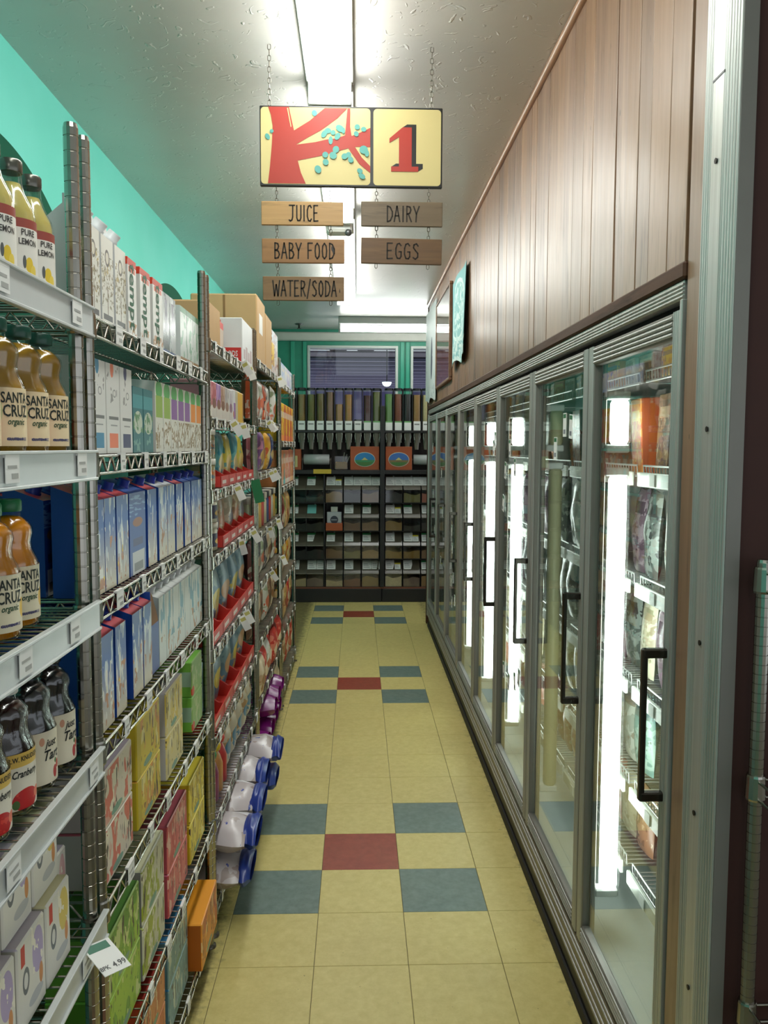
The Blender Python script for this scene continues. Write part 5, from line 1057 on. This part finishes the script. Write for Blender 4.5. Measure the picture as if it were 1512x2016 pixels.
    # gravity dispensers
    tubes = [(-0.69, 'greybrown', (110, 96, 76), .9), (-0.59, 'tan oat', (168, 136, 84), .9), (-0.49, 'mottled green pea', (128, 126, 70), .9), (-0.392, 'olive lentil', (130, 116, 62), .92), (-0.292, 'brown rice', (140, 104, 64), .96), (-0.193, 'half full tan corn', (186, 140, 78), .66), (-0.093, 'golden corn', (190, 140, 72), .9), (0.006, 'nearly empty', (90, 90, 84), .28), (0.106, 'maroon bean', (84, 50, 44), .88), (0.204, 'olive green', (110, 116, 56), .97),
             (0.335, 'bright green pea', (104, 150, 74), .92), (0.434, 'rust lentil', (130, 70, 44), .92), (0.534, 'black bean', (44, 40, 42), .92), (0.633, 'tan granola', (176, 136, 84), .9), (0.732, 'cream rice', (214, 200, 150), .9)]
    sec = [(-0.042, 0.16), (-0.042, 0.03), (-0.034, 0.01), (-0.018, 0.0), (0.018, 0.0), (0.034, 0.01), (0.042, 0.03), (0.042, 0.16)]
    def loft(z0, s0, z1, s1, oy=0.0, ins=0.0):
        v = [((a-(ins if a > 0 else -ins))*s0, (b+(ins if b < 0.1 else -ins)-0.06)*s0+0.06+oy, z0) for a, b in sec]+[((a-(ins if a > 0 else -ins))*s1, (b+(ins if b < 0.1 else -ins)-0.06)*s1+0.06+oy, z1) for a, b in sec]; n = len(sec)
        return MB().add(v, [tuple(range(n))[::-1], tuple(range(n, 2*n))]+[(i, (i+1) % n, n+(i+1) % n, n+i) for i in range(n)])
    tubem = loft(0, 1, 0.425, 1).mesh('tube', CLEAR); lid = loft(0.425, 1.03, 0.448, 1.03).mesh('lid', BLACK)
    spm = loft(-0.10, 0.80, -0.024, 0.92).add(*[(lambda q: (q.v, q.f))(loft(-0.20, 0.5, -0.10, 0.70))][0]).mesh('spout', plain(120, 116, 104, 0.2))
    levm = [MB().path([(s*0.03, -0.006, -0.03), (s*0.034, -0.018, -0.06), (s*0.026, -0.018, -0.10), (s*0.03, -0.012, -0.125)], 0.005, 6).mesh('lever', CHROME) for s in (-1, 1)]
    cardm = MB().box(-0.037, 0.037, -0.0012, -0.0004, 0.004, 0.10).box(-0.037, 0.037, -0.0016, -0.0012, 0.086, 0.10, 1).mesh('card', [PAPER, plain(120, 180, 110, 0.5)])
    cardw = MB().box(-0.037, 0.037, -0.0012, -0.0004, 0.004, 0.10).box(-0.028, 0.026, -0.0016, -0.0012, 0.06, 0.075, 1).mesh('card', [PAPER, plain(150, 150, 146, 0.5)])
    for i, (x, nm, c, f) in enumerate(tubes):
        t = thing('gravity_dispenser', '%s gravity dispenser, %s along the row' % (nm, ORD[i]), 'dispenser', (x, YF+0.012, 1.8385), 0, 'gravity dispensers under the windows')
        ob('tube', tubem, t); ob('lid', lid, t); ob('contents', loft(0.004, 1, 0.42*f, 1, ins=0.003).mesh('contents', grain('disp%d' % i, c)), t)
        ob('spout', spm, t); ob('lever', levm[0], t); ob('lever', levm[1], t); ob('card', cardm if i in (8, 9, 10, 11, 12) else cardw, t)
        ob('side_rail', MB().bevbox(0.0435, 0.0535, 0.0, 0.15, -0.022, 0.44, 0.002).mesh('side_rail', BLACK), t)
bulk()

# ================================================================== HANGING AISLE SIGN
def chain(mb, p0, p1, ln=0.022, r=0.0013, w=0.005):
    p0 = Vector(p0); p1 = Vector(p1); n = max(1, round((p1-p0).length/(ln*0.8))); d = (p1-p0)/n
    for i in range(n):
        a = p0+d*i-d*0.12; b = p0+d*(i+1)+d*0.12; s = Vector((w, 0, 0)) if i % 2 == 0 else Vector((0, w, 0))
        q = (b-a)*0.22; mb.path([a, a+q+s, b-q+s, b, b-q-s, a+q-s, a], r, 5)
def ribbon(mb, pts, w, frame, m=0):
    for (x0, y0), (x1, y1) in zip(pts[:-1], pts[1:]):
        d = Vector((x1-x0, y1-y0)); L = d.length
        if L < 1e-6: continue
        d /= L; n = Vector((-d.y, d.x))*w/2; e = d*w*0.3
        q = [(x0-e.x+n.x, y0-e.y+n.y), (x0-e.x-n.x, y0-e.y-n.y), (x1+e.x-n.x, y1+e.y-n.y), (x1+e.x+n.x, y1+e.y+n.y)]
        mb.add([frame(a, b) for a, b in q], [(0, 1, 2, 3)], m)
GL = {'J': [[(.05, 1), (.5, 1)], [(.34, 1), (.33, .25), (.27, .06), (.14, .0), (.04, .06)]], 'U': [[(.05, 1), (.05, .2), (.13, .03), (.3, .03), (.38, .2), (.38, 1)]], 'I': [[(.1, 1), (.1, 0)]], 'C': [[(.38, .85), (.28, 1), (.14, .96), (.05, .7), (.05, .3), (.14, .04), (.28, 0), (.38, .14)]],
      'E': [[(.36, 1), (.05, 1), (.05, 0), (.38, .02)], [(.05, .52), (.3, .53)]], 'D': [[(.05, 0), (.05, 1), (.25, .93), (.4, .65), (.4, .35), (.25, .06), (.05, 0)]], 'A': [[(.0, 0), (.2, 1), (.4, 0)], [(.07, .38), (.34, .38)]], 'R': [[(.05, 0), (.05, 1), (.28, .95), (.34, .76), (.26, .56), (.05, .5)], [(.16, .5), (.38, 0)]],
      'Y': [[(.0, 1), (.2, .5), (.4, 1)], [(.2, .5), (.17, 0)]], 'B': [[(.05, 0), (.05, 1), (.26, .95), (.32, .77), (.24, .57), (.05, .53), (.3, .46), (.38, .25), (.28, .04), (.05, 0)]], 'F': [[(.05, 0), (.05, 1), (.38, 1)], [(.05, .53), (.3, .54)]], 'O': [[(.2, 1), (.07, .82), (.04, .5), (.08, .15), (.2, 0), (.33, .15), (.37, .5), (.33, .82), (.2, 1)]],
      'W': [[(.0, 1), (.13, 0), (.28, .75), (.42, 0), (.56, 1)]], 'T': [[(.0, 1), (.44, 1)], [(.22, 1), (.22, 0)]], '/': [[(.0, -.15), (.26, 1.1)]], 'S': [[(.36, .85), (.25, 1), (.1, .93), (.07, .74), (.2, .55), (.34, .38), (.34, .14), (.2, 0), (.05, .1)]], 'G': [[(.37, .85), (.26, 1), (.13, .95), (.05, .68), (.05, .3), (.14, .04), (.3, .02), (.38, .16), (.38, .46), (.24, .46)]], ' ': []}
GW = {'W': .56, 'I': .2, '/': .28, ' ': .2, 'J': .5}
def hand_text(mb, s, cx, cz, h, width, frame, w):
    adv = [GW.get(c, .42)+.12 for c in s]; T = sum(adv)-.12; k = width/T; x = cx-width/2
    for c, a in zip(s, adv):
        for st in GL[c]: ribbon(mb, [(x+px*k, cz-h/2+py*h) for px, py in st], w, frame)
        x += a*k
def sign():
    Y = 2.80; red = plain(170, 44, 26, 0.5, 0, 'sign_red', 0.03); creamp = plain(206, 188, 128, 0.5, 0, 'sign_cream', 0.02); tealp = plain(84, 160, 150, 0.5); frm = plain(26, 24, 22, 0.4)
    ZX = lambda zx: -0.3538+zx*0.00044876
    ZZ = lambda zy: 2.9758-zy*0.000434
    o = thing('aisle_sign', 'hanging aisle sign with red tree painting and red numeral 1', 'sign', (0, Y, 0))
    ob('board', MB().bevbox(-0.319, 0.278, 0, 0.014, 2.516, 2.771, 0.002).mesh('board', frm), o)
    def rrect(x0, x1, z0, z1, r):
        p = []
        for cx, cz, a in ((x1-r, z1-r, 0), (x0+r, z1-r, 90), (x0+r, z0+r, 180), (x1-r, z0+r, 270)):
            for k in range(5): t = math.radians(a+22.5*k); p.append((cx+r*math.cos(t), cz+r*math.sin(t)))
        return p
    def flat(poly, y, m, nm): return ob(nm, MB().prism(poly, 0.0008, lambda a, b, c: (a, -y-c, b)).mesh(nm, m), o)
    flat(rrect(-0.3155, 0.0415, 2.5225, 2.766, 0.012), 0.0002, creamp, 'picture_panel'); flat(rrect(0.0515, 0.273, 2.5225, 2.765, 0.012), 0.0002, creamp, 'number_panel')
    T = lambda pts: [(ZX(a), ZZ(b)) for a, b in pts]
    flat(T([(140, 482), (160, 540), (172, 620), (165, 760), (150, 920), (135, 1040), (410, 1040), (375, 960), (352, 870), (345, 745), (325, 645), (290, 482)]), 0.0011, red, 'tree_trunk')
    flat(T([(322, 655), (440, 580), (550, 486), (712, 486), (640, 560), (520, 650), (430, 700), (345, 752)]), 0.0012, red, 'tree_branch')
    flat(T([(345, 755), (480, 735), (560, 715), (640, 705), (700, 680), (750, 685), (820, 655), (880, 625), (880, 765), (760, 765), (700, 782), (640, 800), (520, 835), (350, 872)]), 0.0013, red, 'tree_branch')
    flat(T([(696, 690), (704, 600), (714, 487), (734, 487), (733, 620), (745, 690)]), 0.0014, red, 'tree_branch'); flat(T([(715, 770), (765, 760), (820, 845), (880, 905), (880, 955), (800, 890)]), 0.0015, red, 'tree_branch')
    flat(T([(276, 490), (284, 490), (308, 625), (302, 628)]), 0.0021, creamp, 'bark_highlight')
    for li, (cx, cy, rx, ry) in enumerate(((135, 700, 16, 24), (165, 660, 14, 14), (475, 525, 20, 22), (545, 675, 30, 20), (572, 652, 25, 20), (610, 665, 18, 18), (592, 722, 16, 30), (642, 692, 28, 20), (660, 635, 24, 34), (685, 650, 12, 22), (785, 622, 20, 20), (832, 638, 20, 18), (778, 672, 18, 20), (630, 788, 26, 24), (610, 832, 26, 28), (553, 828, 22, 22), (556, 882, 22, 24), (500, 935, 24, 30), (693, 838, 24, 22), (722, 826, 20, 20), (738, 862, 20, 24), (832, 788, 32, 30), (856, 815, 16, 24), (805, 943, 18, 22), (820, 982, 18, 28))):
        a0 = (cx*7+cy) % 3*0.5; n = 12
        flat([(ZX(cx)+0.00044*(rx*math.cos(2*PI*i/n)*math.cos(a0)-ry*math.sin(2*PI*i/n)*math.sin(a0)), ZZ(cy)+0.00044*(rx*math.cos(2*PI*i/n)*math.sin(a0)+ry*math.sin(2*PI*i/n)*math.cos(a0))) for i in range(n)], 0.0024+0.0001*li, tealp, 'leaf')
    one = [(1020, 700), (1115, 618), (1183, 618), (1183, 905), (1232, 905), (1232, 942), (1033, 942), (1033, 905), (1090, 905), (1090, 688), (1020, 732)]
    sb = MB(); D = (33, -22)
    for k in range(7): sb.prism(T([(a+D[0]*k/6, b+D[1]*k/6) for a, b in one]), 0.0003+0.00002*k, lambda a, b, c: (a, -0.0011-c, b))
    ob('numeral_shadow', sb.mesh('numeral_shadow', frm), o); flat(T(one), 0.0018, red, 'numeral')
    cb = MB(); chain(cb, (-0.287, 0.006, 2.772), (-0.287, 0.006, CEIL)); ob('chain', cb.mesh('chain', STEELDARK), o); cb = MB(); chain(cb, (0.242, 0.006, 2.772), (0.242, 0.006, CEIL)); ob('chain', cb.mesh('chain', STEELDARK), o)
    def slat(nm, txt, x0, x1, z0, z1, a, b, tw, zt, lb, rot=0.0, top=None):
        t = thing('hanging_slat', lb, 'sign', ((x0+x1)/2, Y, (z0+z1)/2), 0, 'wooden slats under the aisle sign'); t.rotation_euler = (0, rot, 0); w, h = (x1-x0)/2, (z1-z0)/2
        ob('board', MB().bevbox(-w, w, 0, 0.012, -h, h, 0.0015).mesh('board', wood_mat('slat_'+nm, a, b, 0.6, 0)), t)
        mb = MB(); hand_text(mb, txt, 0.004, 0, 0.050, tw, lambda p, q: (p, -0.0008, q), 0.0046); ob('lettering', mb.mesh('lettering', plain(40, 30, 20, 0.7)), t)
        for x in (-w+0.05, w-0.045):
            cb = MB(); chain(cb, (x, 0.006, h-0.002), (x, 0.006, h+zt), 0.016, 0.0011, 0.004); ob('chain', cb.mesh('chain', STEELDARK), t)
            cb = MB(); chain(cb, (x, 0.006, -h-0.014), (x, 0.006, -h), 0.016, 0.0011, 0.004); ob('eye_hook', cb.mesh('eye_hook', STEELDARK), t)
    slat('juice', 'JUICE', -0.316, -0.047, 2.392, 2.468, (160, 122, 78), (206, 166, 112), 0.098, 0.048, 'light wooden slat lettered JUICE'); slat('dairy', 'DAIRY', 0.012, 0.280, 2.392, 2.471, (92, 78, 62), (120, 102, 82), 0.108, 0.045, 'greyish wooden slat lettered DAIRY')
    slat('baby', 'BABY FOOD', -0.315, -0.043, 2.270, 2.348, (124, 86, 50), (166, 122, 76), 0.198, 0.044, 'brown wooden slat lettered BABY FOOD'); slat('eggs', 'EGGS', 0.012, 0.279, 2.270, 2.353, (84, 56, 30), (132, 96, 58), 0.108, 0.038, 'dark wooden slat lettered EGGS', math.radians(0.8)); slat('water', 'WATER/SODA', -0.313, -0.044, 2.148, 2.226, (104, 76, 48), (142, 110, 74), 0.21, 0.044, 'wooden slat lettered WATER/SODA, lowest of the slats')
sign()

# ================================================================== PICTURES ON THE PLANK WALL
def pictures():
    XW = XR-0.003
    t = thing('framed_picture', 'framed pink print behind glass on the plank wall', 'picture', (XW, 6.25, 2.465)); a, b, d = 0.5, 0.335, 0.024
    fm = wood_mat('picture_frame', (100, 70, 50), (140, 104, 76), 0.35, 1)
    for nm, (y0, y1, z0, z1) in (('frame_rail', (-a, a, b-0.02, b)), ('frame_rail', (-a, a, -b, -b+0.02)), ('frame_stile', (-a, -a+0.02, -b+0.02, b-0.02)), ('frame_stile', (a-0.02, a, -b+0.02, b-0.02))): ob(nm, MB().bevbox(-d, -0.001, y0, y1, z0, z1, 0.003).mesh(nm, fm), t)
    ob('print', MB().box(-0.012, -0.008, -a+0.02, a-0.02, -b+0.02, b-0.02).mesh('print', print_mat('pink_print', (186, 96, 96), [R(-1, 2, 0.62, 1, (190, 150, 130)), R(-1, 2, 0.60, 0.62, (220, 190, 180)), N((1, 12, 12), 0.62, (206, 120, 120))], 0.5)), t)  # upper band paints the reflection in the glass onto the print
    ob('pane', MB().box(-0.019, -0.016, -a+0.02, a-0.02, -b+0.02, b-0.02).mesh('pane', GLASS), t)
    def cloth(name, lb, cat, y0, y1, z0, z1, mat, amp, seed):
        rn = random.Random(seed); ny, nz = 22, 14; mb = MB(); ph = rn.uniform(0, 6)
        for s in (0, 1):
            vs = []
            for j in range(nz+1):
                for i in range(ny+1):
                    u, v = i/ny, j/nz
                    x = -0.010-amp*(0.5+0.5*math.sin(9*u+ph+1.2*v))*(1-v*0.6)-0.004*s
                    z = z0+(z1-z0)*v+(0.016*math.sin(11*u+ph)*(1-v)**3)
                    vs.append((x, y0+(y1-y0)*u, z))
            fs = [(j*(ny+1)+i, j*(ny+1)+i+1, (j+1)*(ny+1)+i+1, (j+1)*(ny+1)+i) for j in range(nz) for i in range(ny)]
            mb.add(vs, fs if s == 0 else [q[::-1] for q in fs], 0, True)
        o = ob(name, mb.mesh(name, mat), None, (XW, 0, 0)); return tag(o, lb, cat)
    cloth('wall_cloth', 'pale teal cloth with white print pinned on planks', 'cloth', 4.9, 5.62, 2.2, 2.75, print_mat('teal_cloth', (126, 176, 176), [El(0.5, 0.6, 0.36, 0.34, (206, 222, 216)), El(0.5, 0.6, 0.31, 0.30, (132, 180, 178)), N((1, 20, 20), 0.52, (190, 214, 208), 0.25, 0.9, 0.25, 0.75), N((1, 26, 30), 0.50, (200, 218, 212), -1, 0.26)], 0.75), 0.022, 3)
    cloth('wall_banner', 'white banner with dark brush stroke at end of wall', 'banner', 6.80, 7.72, 2.07, 2.87, print_mat('white_banner', (206, 210, 208), [El(0.35, 0.45, 0.07, 0.22, (70, 76, 90)), N((1, 10, 8), 0.66, (186, 190, 192)), N((1, 30, 30), 0.64, (120, 124, 130), 0.04, 0.16)], 0.6), 0.012, 5)
pictures()
